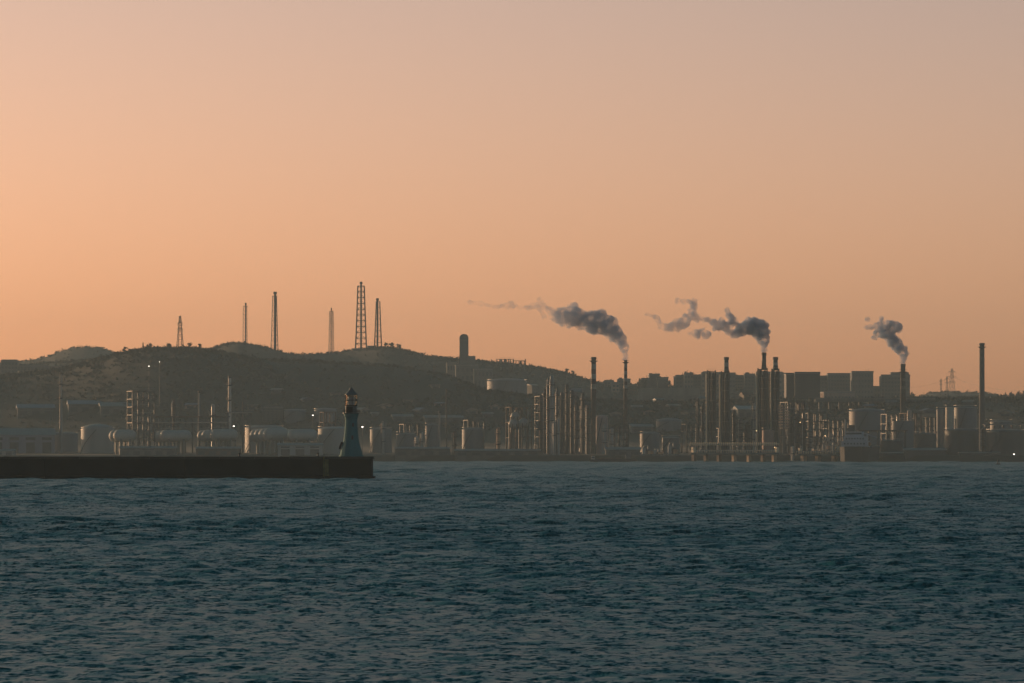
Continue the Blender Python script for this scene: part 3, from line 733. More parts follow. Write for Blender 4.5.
block(447, 458, 0, 363, 'low stepped beige building left of the round topped tower', m=RENDER, bays=4, floors=2, d=K2(452) - 120, depth=10)
block(456, 478, 0, 365, 'wide low works hall under the round topped tower', m=GREYR, bays=5, floors=3, d=K2(467) - 140, depth=12, name='works_hall')
block(474, 492, 0, 369, 'grey flat roofed hall right of the round topped tower', m=GREYR, bays=5, floors=3, d=K2(483) - 150, depth=12, name='works_hall')
frame(498, 512, 0, 359, 3, 3, 'dark steel works frame on the middle ridge', m=STEEL, d=K2(505) - 60, depth=9)
frame(512, 523, 0, 360.5, 3, 2, 'shorter steel works frame right of the dark one on the ridge', m=STEEL, d=K2(517) - 50, depth=9)
for px, tp, lb in ((487, 360, 'thin mast left of the works frame on the middle ridge, first of two'), (491.5, 359.5, 'thin mast left of the works frame on the middle ridge, nearer the frame'), (525.5, 359, 'thin mast at the right end of the works on the ridge')):
    lattice(px, 0, tp, 0.6, 1.0, lb, 'mast', 'mast', step=3, legr=0.12, d=K2(px) - 40)
tank(487, 527, 0, 378.5, 'wide pale storage tank high on the hillside below the works', m=GREYT, roof='dome', rise=0.07, d=K2(507) - 400, bands=3)
shed(528, 535, 0, 384, 'small shed with a lit roof right of the hillside tank', depth=10, doors=1, rm=PALE, d=K2(531) - 380, rz=0.5)

# ------------------------------------------------------------------ left skyline and left shore
block(1, 17, 0, 361, 'tall pale block at the left edge of the skyline', m=GREYR, bays=5, floors=5, heads=((0.0, .9, 1.2),), d=K2(9) - 100)
block(17, 47, 0, 366, 'long low block stretching right of the leftmost tall block', m=RENDER, bays=9, floors=3, d=K2(32) - 80, name='long_block')
block(48, 60, 0, 367, 'small pale block below the far left hill', m=RENDER, bays=3, floors=3, d=K2(54) - 160)
shed(-14, 51, 90, 428, 'large grey warehouse at the left edge of the shore', m=mat('lilac_cladding', (0.26, 0.26, 0.31), 0.6, 0.12, 0.1, streak=True), rm=ROOF, depth=40, doors=4, name='warehouse', cat='warehouse')
shed(-6, 14, 25, 449, 'low pale quay shed at the left edge of the shore', m=PALE, depth=12, doors=2, name='quay_shed', rz=0.0)
shed(15, 52, 440, 404, 'long grey shed with a blue roof behind the left warehouse', m=GREYR, rm=ROOFB, depth=30, doors=3, name='long_shed', d=on_slope(33.5, 404, 12))
shed(66, 100, 445, 400, 'grey shed behind the lit stack on the left', m=GREYR, rm=ROOFB, depth=30, doors=3, name='long_shed', d=on_slope(83.0, 400, 12))
shed(98, 130, 450, 402, 'grey shed left of the tall process structure', m=GREYR, rm=ROOF, depth=30, doors=3, name='long_shed', d=on_slope(114.0, 402, 12))
chimney(61, 120, 372, 2.2, 'slim lit steel stack left of the domed tank', m=PALE, taper=0.7, gal=(384, 398), name='steel_stack')
frame(130, 152, 60, 391, 8, 4, 'tall open process structure with many floors on the left shore', m=STEEL, depth=14)
tank(81, 114, 95, 424, 'pale domed tank with a lit roof left of the process structure', m=PALE, rise=0.17)
tank(47, 78, 160, 432, 'squat grey tank beside the left warehouse', m=GREYT, rise=0.08)
def cluster(px, n, mid, dia, ln, body, grp, words):
    for i in range(n):
        bullet(px + i * 4.4 + ln / 2, 45 + (n - 1 - i) * 11, mid - i * 0.35, ln, dia, words if n == 1 else '%s horizontal pressure vessel from the left in %s' % (['first', 'second', 'third', 'fourth'][i], body), grp, rz=0.18)
cluster(113, 2, 436, 12, 15, 'the pair right of the domed tank', 'pressure vessels on the left shore', '')
cluster(155, 3, 436.5, 11.5, 24, 'the trio right of the process structure', 'pressure vessels on the left shore', '')
cluster(201, 4, 436, 11.5, 20, 'the four below the lit chimney', 'pressure vessels on the left shore', '')
cluster(254, 4, 435.5, 13, 18, 'the four under the pale dome', 'pressure vessels on the left shore', '')
cluster(287, 2, 435.5, 12, 22, 'the pair left of the lit rim tank', 'pressure vessels on the left shore', '')
tank(245, 284, 140, 425.5, 'wide pale domed tank behind the four middle pressure vessels', m=PALE, rise=0.06)
tank(318, 352, 70, 427, 'pale tank with a lit rim left of the lighthouse', m=PALE, rise=0.06)
tank(284, 306, 440, 409, 'dim domed tank behind the shore between grey block and lamp', m=GREYT, rise=0.12, d=on_slope(295.0, 409, 12))
tank(314, 337, 440, 408, 'dim domed tank behind the lit rim tank', m=GREYT, rise=0.12, d=on_slope(325.5, 408, 12))
block(262, 282, 430, 407, 'square grey block above the wide pale dome', m=GREYR, bays=5, floors=6, depth=16, name='office_block', d=on_slope(272.0, 407, 16))
shed(278, 322, 15, 443, 'low pale quay building with rows of windows left of the lighthouse', m=PALE, depth=12, doors=3, name='quay_building', rz=0.0, cat='building')
shed(120, 176, 12, 446, 'low grey quay shed in front of the left pressure vessels', m=GREYR, depth=12, doors=5, name='quay_shed', rz=0.0)
shed(196, 240, 14, 446.5, 'low brown quay shed below the lit chimney', m=BRICK, depth=12, doors=4, name='quay_shed', rz=0.0)
chimney(229.7, 150, 376, 3.0, 'tall lit steel chimney in the middle of the left shore', m=mat('pale_steel_paint', (0.55, 0.5, 0.45), 0.5, 0.15, 0.2, streak=True), taper=0.8, gal=(385, 400), name='steel_chimney')
chimney(199, 160, 391, 1.8, 'thin lit vent stack left of the tall lit chimney', m=PALE, taper=0.8, name='vent_stack')
chimney(243, 170, 402, 1.5, 'thin dim vent stack right of the tall lit chimney', m=STEEL, taper=0.8, name='vent_stack')
column(213, 150, 404, 3.2, 'stubby process column left of the tall lit chimney', m=GALV, plats=2)
column(174, 130, 399, 3.0, 'slim process column right of the open process structure', m=RUST, plats=4)
rack(150, 228, 110, 416, 'long pipe rack behind the left pressure vessels', npipes=4, posts=12, levels=2)
rack(228, 250, 100, 412, 'short pipe rack right of the tall lit chimney', npipes=3, posts=4)
frame(322, 334, 150, 412, 4, 2, 'small rusty process frame behind the lit rim tank', m=RUST, depth=8)
lamp(313, 160, 415.5, 'bright floodlight post left of the lighthouse', size=0.35)
lamp(149, 0, 366.5, 'bright lamp high on the left wooded hill', size=0.34, d=K1(149) - 190)
lamp(159.5, 0, 362, 'smaller upper lamp on the left wooded hill', size=0.24, d=K1(160) - 160)
lamp(234, 70, 426.5, 'quay floodlight right of the tall lit chimney', size=0.4)

# ------------------------------------------------------------------ middle shore, right of the lighthouse
lamp(362.5, 40, 427.3, 'brightest quay floodlight just right of the lighthouse', size=0.45)
shed(392, 412, 440, 414, 'low pale roofed shed right of the lighthouse', m=GREYR, depth=16, doors=2, d=on_slope(402.0, 414, 8))
shed(424, 462, 440, 415, 'long low shed behind the two thin lit masts', m=GREYR, depth=16, doors=3, d=on_slope(443.0, 415, 8))
tank(370, 392, 110, 428, 'dim squat tank just right of the lighthouse', m=GREYT, rise=0.08)
tank(396, 416, 60, 433, 'dim squat tank left of the small lit vessels', m=GREYT, rise=0.06)
tank(462, 484, 90, 428, 'dim squat tank right of the thin lit mast', m=GREYT, rise=0.08)
tank(425, 440, 130, 424, 'small dim tank behind the thin lit mast', m=GREYT, rise=0.1)
column(383, 60, 421, 2.6, 'small lit column right of the lighthouse lamp', m=PALE, plats=2)
column(417, 40, 436, 2.6, 'short brightly lit vessel on the middle shore', m=PALE, plats=1)
column(422, 46, 432, 2.4, 'short lit vessel just right of the brightest one', m=PALE, plats=1)
chimney(439.6, 60, 411, 1.5, 'thin lit vent mast on the middle shore', m=PALE, taper=0.85, name='vent_stack')
chimney(446.6, 120, 389, 1.4, 'taller dim vent mast behind the thin lit one', m=STEEL, taper=0.85, name='vent_stack')
column(455, 40, 431, 3.2, 'short rust lit column right of the two vent masts', m=RUST, plats=2)
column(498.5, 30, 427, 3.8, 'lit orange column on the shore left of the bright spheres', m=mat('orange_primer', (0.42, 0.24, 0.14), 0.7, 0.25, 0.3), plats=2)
shed(395, 450, 10, 447, 'long low quay wall shed right of the lighthouse', m=CONCD, depth=9, doors=4, name='quay_shed', rz=0.0)
shed(455, 540, 10, 449, 'longest low quay shed on the middle shore', m=CONCD, depth=9, doors=6, name='quay_shed', rz=0.0)
def sphere_tank(px, off, top, dia, label, m=PALE):
    s = Spot(px, off); r = dia * s.m / 2; H = s.h(top)
    t = thing('sphere_tank', label, 'tank', s.loc, 0, 'sphere tanks on the middle shore')
    pr = [(r * math.sin(a) + 0.02, H - r - r * math.cos(a)) for a in np.linspace(0.05, math.pi - 0.05, 13)]
    MB().lathe(pr, 22).build('shell', m, t, True)
    for k in range(7):
        a = k * 2 * math.pi / 7; MB().bar((r * math.cos(a), r * math.sin(a), -1), (r * .98 * math.cos(a), r * .98 * math.sin(a), H - r), 0.3).build('leg', STEEL, t)
    MB().ring(r * 1.01, 0.12, H - r, 22).build('girdle', GALV, t)
    MB().box(0, 0, H - .1, 2.2, 2.2, 0.25).build('top_platform', GALV, t)
sphere_tank(515, 90, 412, 9, 'upper sphere tank with a lit left side', PALE)
sphere_tank(513.5, 60, 419, 10, 'lower left sphere tank with a bright lit side', PALE)
sphere_tank(523.5, 62, 418, 10, 'lower right sphere tank with a bright lit side', PALE)
frame(508, 530, 130, 407, 3, 4, 'rusty pipe frame above the sphere tanks', m=RUST, depth=8)
cols = [(541, 60, 395, 3.6, RUST, 'stubby rusty column at the left of the tall column group'), (545, 90, 389, 3.0, RUST, 'rusty column second in the tall column group'),
        (548.6, 70, 378, 3.2, STEEL, 'dark column beside the tallest of the middle group'), (552, 60, 375.5, 4.0, PALE, 'tallest pale column of the middle column group'),
        (557.5, 100, 388, 2.6, STEEL, 'thin column right of the tallest pale column'), (562, 80, 392, 3.4, DARK, 'dark column in the middle of the column group'),
        (567, 70, 384, 3.0, DARK, 'slender dark column right of the group centre'), (572, 90, 390, 3.6, DARK, 'thick dark column near the striped chimney'),
        (577, 70, 396, 2.8, STEEL, 'short dark column left of the striped chimney'), (583, 80, 393, 3.0, DARK, 'dark column close to the left of the striped chimney'),
        (588, 60, 405, 3.4, RUST, 'low rusty column beside the striped chimney foot')]
for px, off, tp, wd, m, lb in cols: column(px, off, tp, wd, lb, m=m, plats=5)
frame(538, 566, 120, 396, 7, 5, 'large dark process frame behind the tall column group', m=DARK, depth=12)
frame(566, 590, 130, 405, 6, 4, 'dark process frame left of the striped chimney', m=DARK, depth=12)
column(554.5, 25, 421, 2.8, 'short bright vessel below the tallest pale column', m=PALE, plats=1)
column(558.5, 25, 418, 2.6, 'second short bright vessel below the tall columns', m=PALE, plats=1)
stripes = lambda ys, wh=WHITEB: [(a, b, wh) for a, b in ys]
chimney(593.6, 110, 357, 4.8, 'thick banded chimney without smoke left of the smoking one', bands=stripes(((364, 369), (374, 379), (384, 389))), m=BRICK, taper=0.82, gal=(361,))
chimney(625.6, 130, 360.5, 3.0, 'slim banded chimney with the long smoke plume', bands=stripes(((364, 367.5), (371, 374.5), (378, 381.5), (385, 388.5))), m=BRICK, taper=0.62, gal=(362.5,))
tank(596, 608, 70, 415, 'small pinkish domed tank right of the banded chimney', m=mat('pink_tank_paint', (0.40, 0.30, 0.27), 0.6, 0.2, 0.2), rise=0.25)
column(604.5, 50, 424, 2.4, 'thin column below the pinkish domed tank', m=PALE, plats=2)
column(612, 60, 428, 3.0, 'stubby grey column between the two banded chimneys', m=GALV, plats=2)
shed(606, 640, 30, 447, 'low quay shed under the smoking slim chimney', m=GREYR, depth=14, doors=3, name='quay_shed', rz=0.0)
shed(630, 652, 400, 424, 'grey shed right of the smoking slim chimney', m=GREYR, depth=16, doors=2, d=on_slope(641.0, 424, 9))
tank(656, 682, 420, 418, 'wide dim tank behind the shore left of the furnace towers', m=GREYT, rise=0.14, d=on_slope(669.0, 418, 12))
tank(640, 660, 160, 432, 'small dim tank left of the lit pump skids', m=GREYT, rise=0.1)
tank(662, 680, 130, 437, 'squat dim tank beside the lit pump skids', m=GREYT, rise=0.06)
def skid(px0, px1, off, top, label):
    s = Spot((px0 + px1) / 2, off); W = (px1 - px0) * s.m; H = s.h(top)
    t = thing('pump_skid', label, 'machinery', s.loc, -0.5)
    MB().box(0, 0, -.5, W, 5, 1.1).build('base', CONC, t)
    MB().lathe([(W * .16, 0.6), (W * .18, H * .75), (W * .05, H)], 12, -W * .28, -1).build('vessel', PALE, t, True)
    MB().lathe([(W * .12, 0.6), (W * .12, H * .6), (W * .03, H * .7)], 12, W * .1, -.6).build('vessel', RUST, t, True)
    MB().box(W * .33, 0, .6, W * .28, 3, H * .4).build('motor_housing', mat('orange_cabin', (.5, .3, .18), .6, .2, .5), t)
    MB().tube([(-W * .28, -1, H), (-W * .28, -1, H + .6), (W * .1, -.6, H + .6), (W * .1, -.6, H * .7)], 0.22, 6).build('pipe', GALV, t)
skid(642, 653, 15, 447, 'lit pump skid on the quay right of the barge')
skid(654, 662, 15, 450, 'small lit pump skid between the larger two')
skid(668, 678, 15, 444, 'tall lit pump skid left of the pipe jetty')

# small barge and pilot boat by the shore
def barge():
    d = float(ds(612)) - 45; x = float(xat(615, d)); m = d / FPX
    t = thing('barge', 'long low barge lying below the smoking slim chimney', 'barge', (x, d, 0))
    L = 44 * m
    MB().prism([(-L / 2, 1.4), (-L / 2 + 2, -1), (L / 2 - 2, -1), (L / 2, 1.4), (L / 2, 1.7), (-L / 2, 1.7)], -3, 3).build('hull', HULL, t)
    MB().box(L * .3, 0, 1.703, L * .12, 4, 2.0).build('deckhouse', GREYR, t)
    MB().box(-L * .1, 0, 1.703, L * .5, 4.4, .5).build('hatch', RUST, t)
    d2 = float(ds(594)) - 60; x2 = float(xat(594, d2)); m2 = d2 / FPX
    t = thing('pilot_boat', 'small pale workboat with a lit wheelhouse by the shore', 'boat', (x2, d2, 0))
    L = 8.5 * m2
    MB().prism([(-L / 2 - .6, 1.5), (-L / 2 + .6, -.6), (L / 2 - .3, -.6), (L / 2, 1.2)], -1.4, 1.4).build('hull', HULL, t)
    MB().box(-L * .12, 0, 1.2, L * .45, 2.2, 1.7, .9).build('wheelhouse', PALE, t)
    MB().box(-L * .12, -1.1, 2.0, L * .36, .1, .5).build('window', GLASS, t)
    MB().bar((-L * .1, 0, 2.9), (-L * .1, 0, 4.4), .05).build('mast', STEEL, t)
barge()
def buoy(px, py_w, top, label):
    d = FPX * HCAM / (py_w - YH); x = float(xat(px, d)); H = float(zat(top, d))
    t = thing('channel_buoy', label, 'buoy', (x, d, 0), 0, 'channel buoys off the shore')
    MB().lathe([(0.9, -0.6), (1.1, 0.1), (0.9, 0.5), (0.35, 0.7)], 14).build('float', HULL, t, True)
    for a in (0.3, 2.4, 4.5): MB().bar((.6 * math.cos(a), .6 * math.sin(a), .5), (.18 * math.cos(a), .18 * math.sin(a), H - .4), .09).build('leg', DARK, t)
    MB().lathe([(.35, H - .5), (.4, H - .1), (.12, H)], 10).build('topmark', DARK, t)
buoy(998, 465.3, 460, 'dark channel buoy off the right shore')
buoy(492, 462, 457.5, 'dark channel buoy off the middle shore')
buoy(435, 461.8, 458, 'tiny dark channel buoy right of the breakwater end')

# ------------------------------------------------------------------ furnace towers, jetties, tanker
heater(711.5, 45, 371, 8.5, 'left furnace tower of the left pair without a stack', 0, None, 0, 706.8)
heater(725.2, 50, 372, 8.2, 'right furnace tower of the left pair with a short stack', 726.3, 357, 4.6, 720.2, stack_bands=True)
heater(762.5, 45, 369, 10, 'furnace tower with the smoking stack left of the right pair', 764, 352.5, 4.4, 756.8)
heater(775.4, 48, 369.5, 7.6, 'rightmost furnace tower with a smokeless stack', 775.4, 357, 4.8, 771.4, stack_bands=True)
for px, tp, wd, m, lb in ((698, 398, 1.8, STEEL, 'thin lit column left of the furnace towers'), (703, 402, 1.8, DARK, 'thin dark column hugging the left furnace tower'),
                          (734, 410, 3.4, DARK, 'short dark column right of the left furnace pair'), (740, 418, 4.5, GREYT, 'stout grey vessel between the furnace pairs'),
                          (748, 421, 5, DARKT, 'stout dark vessel left of the smoking furnace tower'), (753.5, 403, 1.8, PALE, 'thin pale column left of the smoking furnace tower')):
    column(px, 60, tp, wd, lb, m=m, plats=4)
frame(766.8, 773, 52, 374, 14, 1, 'rung like stair frame between the right furnace towers', m=STEEL, vessels=False, depth=7, name='stair_frame')
shed(736, 757, 440, 405.5, 'long pale roofed shed behind the left furnace pair', m=GREYR, rm=PALE, depth=24, doors=3, d=on_slope(746.5, 405.5, 12))
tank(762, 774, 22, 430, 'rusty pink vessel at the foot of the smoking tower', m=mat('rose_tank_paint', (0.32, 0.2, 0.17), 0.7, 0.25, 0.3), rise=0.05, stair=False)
def coil_unit(px0, px1, off, top, label):
    s = Spot((px0 + px1) / 2, off); W = (px1 - px0) * s.m; H = s.h(top); zb = s.h(428)
    t = thing('cooling_unit', label, 'machinery', s.loc, -1.0)
    for x in (-.45, .45):
        for y in (-.4, .4): MB().box(x * W, y * W, -2, .5, .5, H + 2).build('post', STEEL, t)
    n = 9
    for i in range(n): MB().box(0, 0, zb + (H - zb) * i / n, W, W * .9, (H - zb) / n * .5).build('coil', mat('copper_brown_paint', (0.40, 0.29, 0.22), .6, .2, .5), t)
coil_unit(779.5, 788.5, 40, 404, 'banded cooling unit lit brown beside the rightmost furnace')
for px, tp, wd, m, lb in ((791.5, 409, 3.2, DARK, 'dark column right of the banded cooling unit'), (798, 412, 3.0, RUST, 'rusty lit column right of the cooling unit'),
                          (793, 446, 2.6, PALE, 'short bright vessel on the jetty root'), (804, 420, 4.0, DARK, 'stout dark column left of the tanker'), (810, 428, 3.0, GREYT, 'short grey column left of the tanker')):
    column(px, 30 if tp < 440 else 4, tp, wd, lb, m=m, plats=4 if tp < 440 else 1)
frame(784, 806, 90, 402, 6, 4, 'dark process frame right of the furnace towers', m=DARK, depth=12)
frame(806, 824, 110, 413, 5, 3, 'lower dark process frame behind the loading jetty', m=DARK, depth=12)

def jetty(px0, px1, off, deck, label, piers, pipes, pier_w=4.4, pier_m=mat('sunlit_toned_pier_concrete', (0.46, 0.34, 0.24), 0.85, 0.25, 0.4), upper=None):
    d = float(ds((px0 + px1) / 2)) - off; x = float(xat((px0 + px1) / 2, d)); m = d / FPX; W = (px1 - px0) * m; Z = float(zat(deck, d))
    t = thing('jetty', label, 'jetty', (x, d, 0))
    MB().box(0, 0, Z - .9, W, 7, .9).build('deck', CONC, t)
    for p in piers:
        xx = (p - (px0 + px1) / 2) * m; pale = len(piers) < 5 or p in (734, 749, 774)  # orange tone paints sunlight onto these piers; the rest keep rust brown
        MB().box(0, 0, -4, pier_w * m * .95, pier_w * m * .75, Z + 4 - .903, 0.95).build('pier', pier_m if pale else RUST, t, loc=(xx, 0, 0)).rotation_euler = (0, 0, -1.0)
    for k in range(pipes):
        r = random.uniform(.22, .38); y = -2.6 + 1.1 * k
        MB().bar((-W / 2, y, Z + .5 + r), (W / 2, y, Z + .5 + r), r, 8).build('pipe', (PALE, GALV, PALE, RUST)[k % 4], t)
    n = max(4, int(W / 6)); rp = None; rl = MB()
    for i in range(int(W / 1.1)): rl.cyl(-W / 2 + 1.1 * i, -3.3, Z, Z + 1.2, .13, .13, 6)
    o_ = rl.build('glint_railing_posts', mat('sunlit_cream_paint', (0.62, 0.52, 0.40)), t); o_['kind'] = 'stuff'  # bright posts added to dot a line of sunlit glints along the deck
    for i in range(n):
        xx = -W / 2 + W * (i + .5) / n
        if rp is None: rp = MB().box(0, 0, 0, .3, 6, .5).build('pipe_support', STEEL, t, loc=(xx, 0, Z))
        else: share('pipe_support', rp, t, (xx, 0, Z))
    if upper:
        Zu = float(zat(upper, d)); po = None
        for i in range(n + 1):
            xx = -W / 2 + W * i / n
            if po is None: po = MB().box(0, 2.4, 0, .35, .35, Zu - Z).box(0, -2.4, 0, .35, .35, Zu - Z).box(0, 0, Zu - Z - .4, .35, 5.4, .4).build('bent', STEEL, t, loc=(xx, 0, Z))
            else: share('bent', po, t, (xx, 0, Z))
        rl = MB()
        for i in range(int(W / 0.9)): rl.cyl(-W / 2 + 0.9 * i, -2.9, Zu - .5, Zu + 1.0, .2, .2, 6)
        o_ = rl.build('glint_posts', mat('sunlit_cream_paint', (0.62, 0.52, 0.40)), t); o_['kind'] = 'stuff'  # cream posts added to read as a line of sunlight along the pipes
        for k in range(4):
            r = .3; MB().bar((-W / 2 - 1, -2.2 + 1.4 * k, Zu + r), (W / 2, -2.2 + 1.4 * k, Zu + r), r, 8).build('upper_pipe', (PALE, GALV, PALE, RUST)[k], t)
    return t
jetty(690, 779, 25, 452.5, 'long lit pipe jetty in front of the furnace towers', (694, 706, 719, 734, 749, 763, 774), 5, upper=444.5)
jetty(796, 848, 30, 453.5, 'short jetty with three lit piers left of the tanker', (803.5, 818, 834.5), 4, pier_w=5.5)
def loading_arm(px, off, top, label, lean=1):
    d = float(ds(822)) - 30 + off; x = float(xat(px, d)); Zb = float(zat(453.5, d)); H = float(zat(top, d)) - Zb
    t = thing('loading_arm', label, 'loading arm', (x, d, Zb))
    MB().cyl(0, 0, 0, H * .6, .45, .38, 10).build('riser', PALE, t)
    MB().tube([(0, 0, H * .6), (lean * 1.6, 0, H), (lean * 4.2, 0, H * .45)], .28, 8).build('arm', PALE, t)
    MB().box(-lean * .9, 0, H * .55, 1.3, 1.2, 1.0).build('counterweight', RUST, t)
loading_arm(823, 0, 437, 'tallest loading arm on the short jetty, leftmost'); loading_arm(828.5, 1, 434, 'bright loading arm in the middle of the short jetty')
loading_arm(833.5, 0, 436, 'loading arm nearest the tanker on the short jetty', -1)
def gantry():
    d = float(ds(829)) - 30; x = float(xat(829, d)); Zb = float(zat(453.5, d))
    t = thing('gangway_tower', 'small lit gangway tower on the short jetty', 'tower', (x, d + 2.6, Zb)); m = d / FPX
    W = 5 * m; H = float(zat(441, d)) - Zb
    for a in (-1, 1):
        for b in (-1, 1): MB().box(a * W / 2, b * .9, 0, .25, .25, H).build('post', PALE, t)
    for k in range(3): MB().box(0, 0, H * (k + 1) / 3 - .2, W + .4, 2.1, .2).build('floor', PALE, t)
    MB().box(0, 0, H * .34, W * .7, 1.6, H * .28).build('cabin', mat('orange_cabin', (.5, .3, .18), .6, .2, .5), t)
gantry()
def glint_cabin(px, w_, h_, label, m, z=453.5):  # added cabins, turned and brightly coloured so one face shows as a sunlit glint
    d = float(ds(822)) - 30; mm = d / FPX; Zb = float(zat(z, d)); W = w_ * mm; H = h_ * mm
    t = thing('glint_cabin', label, 'cabin', (float(xat(px, d)), d, Zb), -1.0)
    MB().box(0, 0, 0, W, W * .8, H).build('wall', m, t); MB().box(0, 0, H + .002, W * 1.12, W * .92, .25).build('roof', ROOF, t)
    MB().box(0, -W * .4 - .03, H * .5, W * .6, .08, H * .25).build('window', GLASS, t)
ORC = mat('orange_cabin', (.5, .3, .18)); CRC = mat('sunlit_cream_paint', (0.74, 0.60, 0.42))
glint_cabin(800, 3.0, 5, 'small added glint cabin at the left end of the short jetty', CRC)
glint_cabin(814, 3.6, 4, 'low orange added glint cabin in the middle of the short jetty', ORC)
glint_cabin(837.5, 4.0, 7, 'tall cream added glint cabin beside the tanker bow', CRC)
glint_cabin(843, 3.0, 4, 'small orange added glint cabin at the right end of the short jetty', ORC)
glint_cabin(693.5, 3.6, 5, 'added cream glint cabin at the left end of the long pipe jetty', CRC, 452.5)
glint_cabin(777, 3.2, 5, 'added cream glint cabin at the right end of the long pipe jetty', CRC, 452.5)
def tanker():
    d = float(ds(855)) - 42; m = d / FPX; x = float(xat(857, d))
    t = thing('tanker', 'moored tanker seen end on with dark hull and pale deckhouse', 'ship', (x, d, 0), -0.14)
    Z = lambda py: float(zat(py, d)); W = 32 * m; h = Z(447)
    v = []; f = []; st = [(-22, .55, 0.2), (-16, .9, 0), (0, 1, 0), (40, 1, 0), (62, .75, .5), (74, .08, 1.5)]
    for y, k, up in st:
        a = W / 2 * k; v += [(-a, y, h + up), (-a * .96, y, 1), (-a * .7, y, -4), (a * .7, y, -4), (a * .96, y, 1), (a, y, h + up)]
    for i in range(len(st) - 1):
        for k in range(6): f.append((i * 6 + k, i * 6 + (k + 1) % 6, i * 6 + 6 + (k + 1) % 6, i * 6 + 6 + k))
    f += [tuple(range(6)), tuple(range(len(v) - 1, len(v) - 7, -1))]
    MB().add(v, f).build('hull', HULL, t)
    sup = MB().box(0, -8, h + .02, W * .82, 14, Z(441) - h).box(0, -7, Z(441), W * .72, 11, Z(436.5) - Z(441)).build('superstructure', LILAC, t)
    for k, (py, ww) in enumerate(((444.5, .7), (439.5, .6))):
        n = 7
        for i in range(n): MB().box((-.5 + (i + .5) / n) * W * ww, -15.03 if k == 0 else -12.53, Z(py), .7, .1, .7).build('window', GLASS, sup)
    br = MB().box(-W * .05, -6, Z(436.5) + .003, W * .55, 8, 2.2).build('bridge', LILAC, t)
    MB().box(-W * .05, -10.03, Z(436.5) + .9, W * .5, .1, .8).build('bridge_window', GLASS, br)
    fu = MB().box(-W * .16, 0, Z(436.5), W * .22, 5, Z(425) - Z(436.5), .8).build('funnel', DARKT, t)
    MB().box(-W * .16, 0, Z(427), W * .19, 4.4, .6).build('funnel_band', RUST, fu)
    ma = MB().bar((-W * .33, -7, Z(436)), (-W * .33, -7, Z(419.5)), .35, 8).build('mast', PALE, t)
    for py in (422.5, 427): MB().bar((-W * .33 - 1.8, -7, Z(py)), (-W * .33 + 1.8, -7, Z(py)), .12).build('yard', PALE, ma)
    MB().lathe([(.5, Z(430.5)), (.7, Z(429.5)), (.5, Z(428.5))], 10, -W * .48, -7).build('radome', PALE, t)
    MB().bar((-W * .48, -7, Z(441)), (-W * .48, -7, Z(430)), .2, 6).build('radome_post', PALE, t)
    for dx_, py in ((.12, 432), (.34, 434.5)):
        cr = MB().bar((W * dx_, -5, Z(436.5)), (W * dx_, -5, Z(py)), .3, 8).build('crane_post', LILAC, t)
        MB().bar((W * dx_, -5, Z(py)), (W * dx_ + 4.5, -5, Z(py + 3)), .16, 6).build('crane_jib', LILAC, cr)
    for k_ in range(3): MB().bar((-W * .4, -15.2, Z(441) + .45 * (k_ + .6)), (W * .4, -15.2, Z(441) + .45 * (k_ + .6)), .04).build('rail', LILAC, t)
    MB().bar((-W * .45, -20, h), (-W * .45, -20, Z(438)), .12, 6).build('flagstaff', PALE, t)
    lb = MB().lathe([(.1, -2.2), (.8, -1.6), (1.0, 0), (.8, 1.6), (.1, 2.2)], 8)
    lb.v = [(xx + W * .43, z - 8, y + Z(444)) for xx, y, z in lb.v]; lb.build('lifeboat', mat('lifeboat_orange', (.45, .18, .06), .5, .1, 1), t, True)
tanker()

# ------------------------------------------------------------------ apartment skyline on the right
A = lambda px: K2(px) - 60
blocks = [
 (604, 613, 381, PINK, 3, 2, 'small pink block at the left of the skyline town'), (612, 619, 383, PINK, 2, 2, 'lowest pink block in the skyline town'),
 (618, 630, 379.5, PINK, 4, 3, 'tallest pink block behind the smoking slim chimney'), (629, 637, 385, BRICK, 3, 2, 'low brown block right of the smoking slim chimney'),
 (641, 650, 379, DARKR, 3, 3, 'dark stepped block, left wing'), (649, 659, 374.5, DARKR, 3, 4, 'dark stepped block, tallest middle part'),
 (658, 668, 378, DARKR, 3, 3, 'dark stepped block, right wing'),
 (675, 685, 376, GREYR, 3, 4, 'first block at the left of the long apartment row'), (684.5, 693, 373.5, RENDER, 3, 4, 'second taller block of the long apartment row'),
 (692.5, 702.5, 375.5, GREYR, 4, 4, 'third block of the long apartment row'), (702, 719, 373, RENDER, 5, 4, 'apartment block behind the left furnace tower'),
 (719, 735, 373.5, GREYR, 5, 4, 'apartment block behind the stack of the left furnace pair'), (735, 745, 376, RENDER, 4, 4, 'lower apartment block right of the left furnace pair'),
 (744.5, 757, 374.5, GREYR, 4, 4, 'apartment block left of the smoking furnace stack'), (757, 781, 372.5, RENDER, 7, 4, 'wide apartment block behind the right furnace pair'),
 (780, 788, 374, RENDER, 3, 4, 'narrow apartment block right of the right furnace pair')]
for x0, x1, tp, m, by, fl, lb in blocks:
    block(x0, x1, 0, tp, lb, m=m, bays=by, floors=fl, d=A((x0 + x1) / 2) + random.uniform(-30, 30), rz=random.uniform(-0.02, 0.1), heads=((random.uniform(-.35, -.1), random.uniform(.15, .3), random.uniform(.8, 1.6)), (random.uniform(.1, .35), .16, random.uniform(.6, 1.3))), antenna=((random.uniform(-.4, .4), random.uniform(1.5, 3.0)),))
block(786, 796, 0, 374, 'left part of the dark ribbed slab block', m=DARKR, bays=4, floors=7, d=K1(790), depth=14)
block(795, 819, 0, 373, 'dark ribbed slab block right of the furnace towers', m=DARKR, bays=9, floors=7, d=K1(807), depth=14, heads=((-.2, .3, .6),))
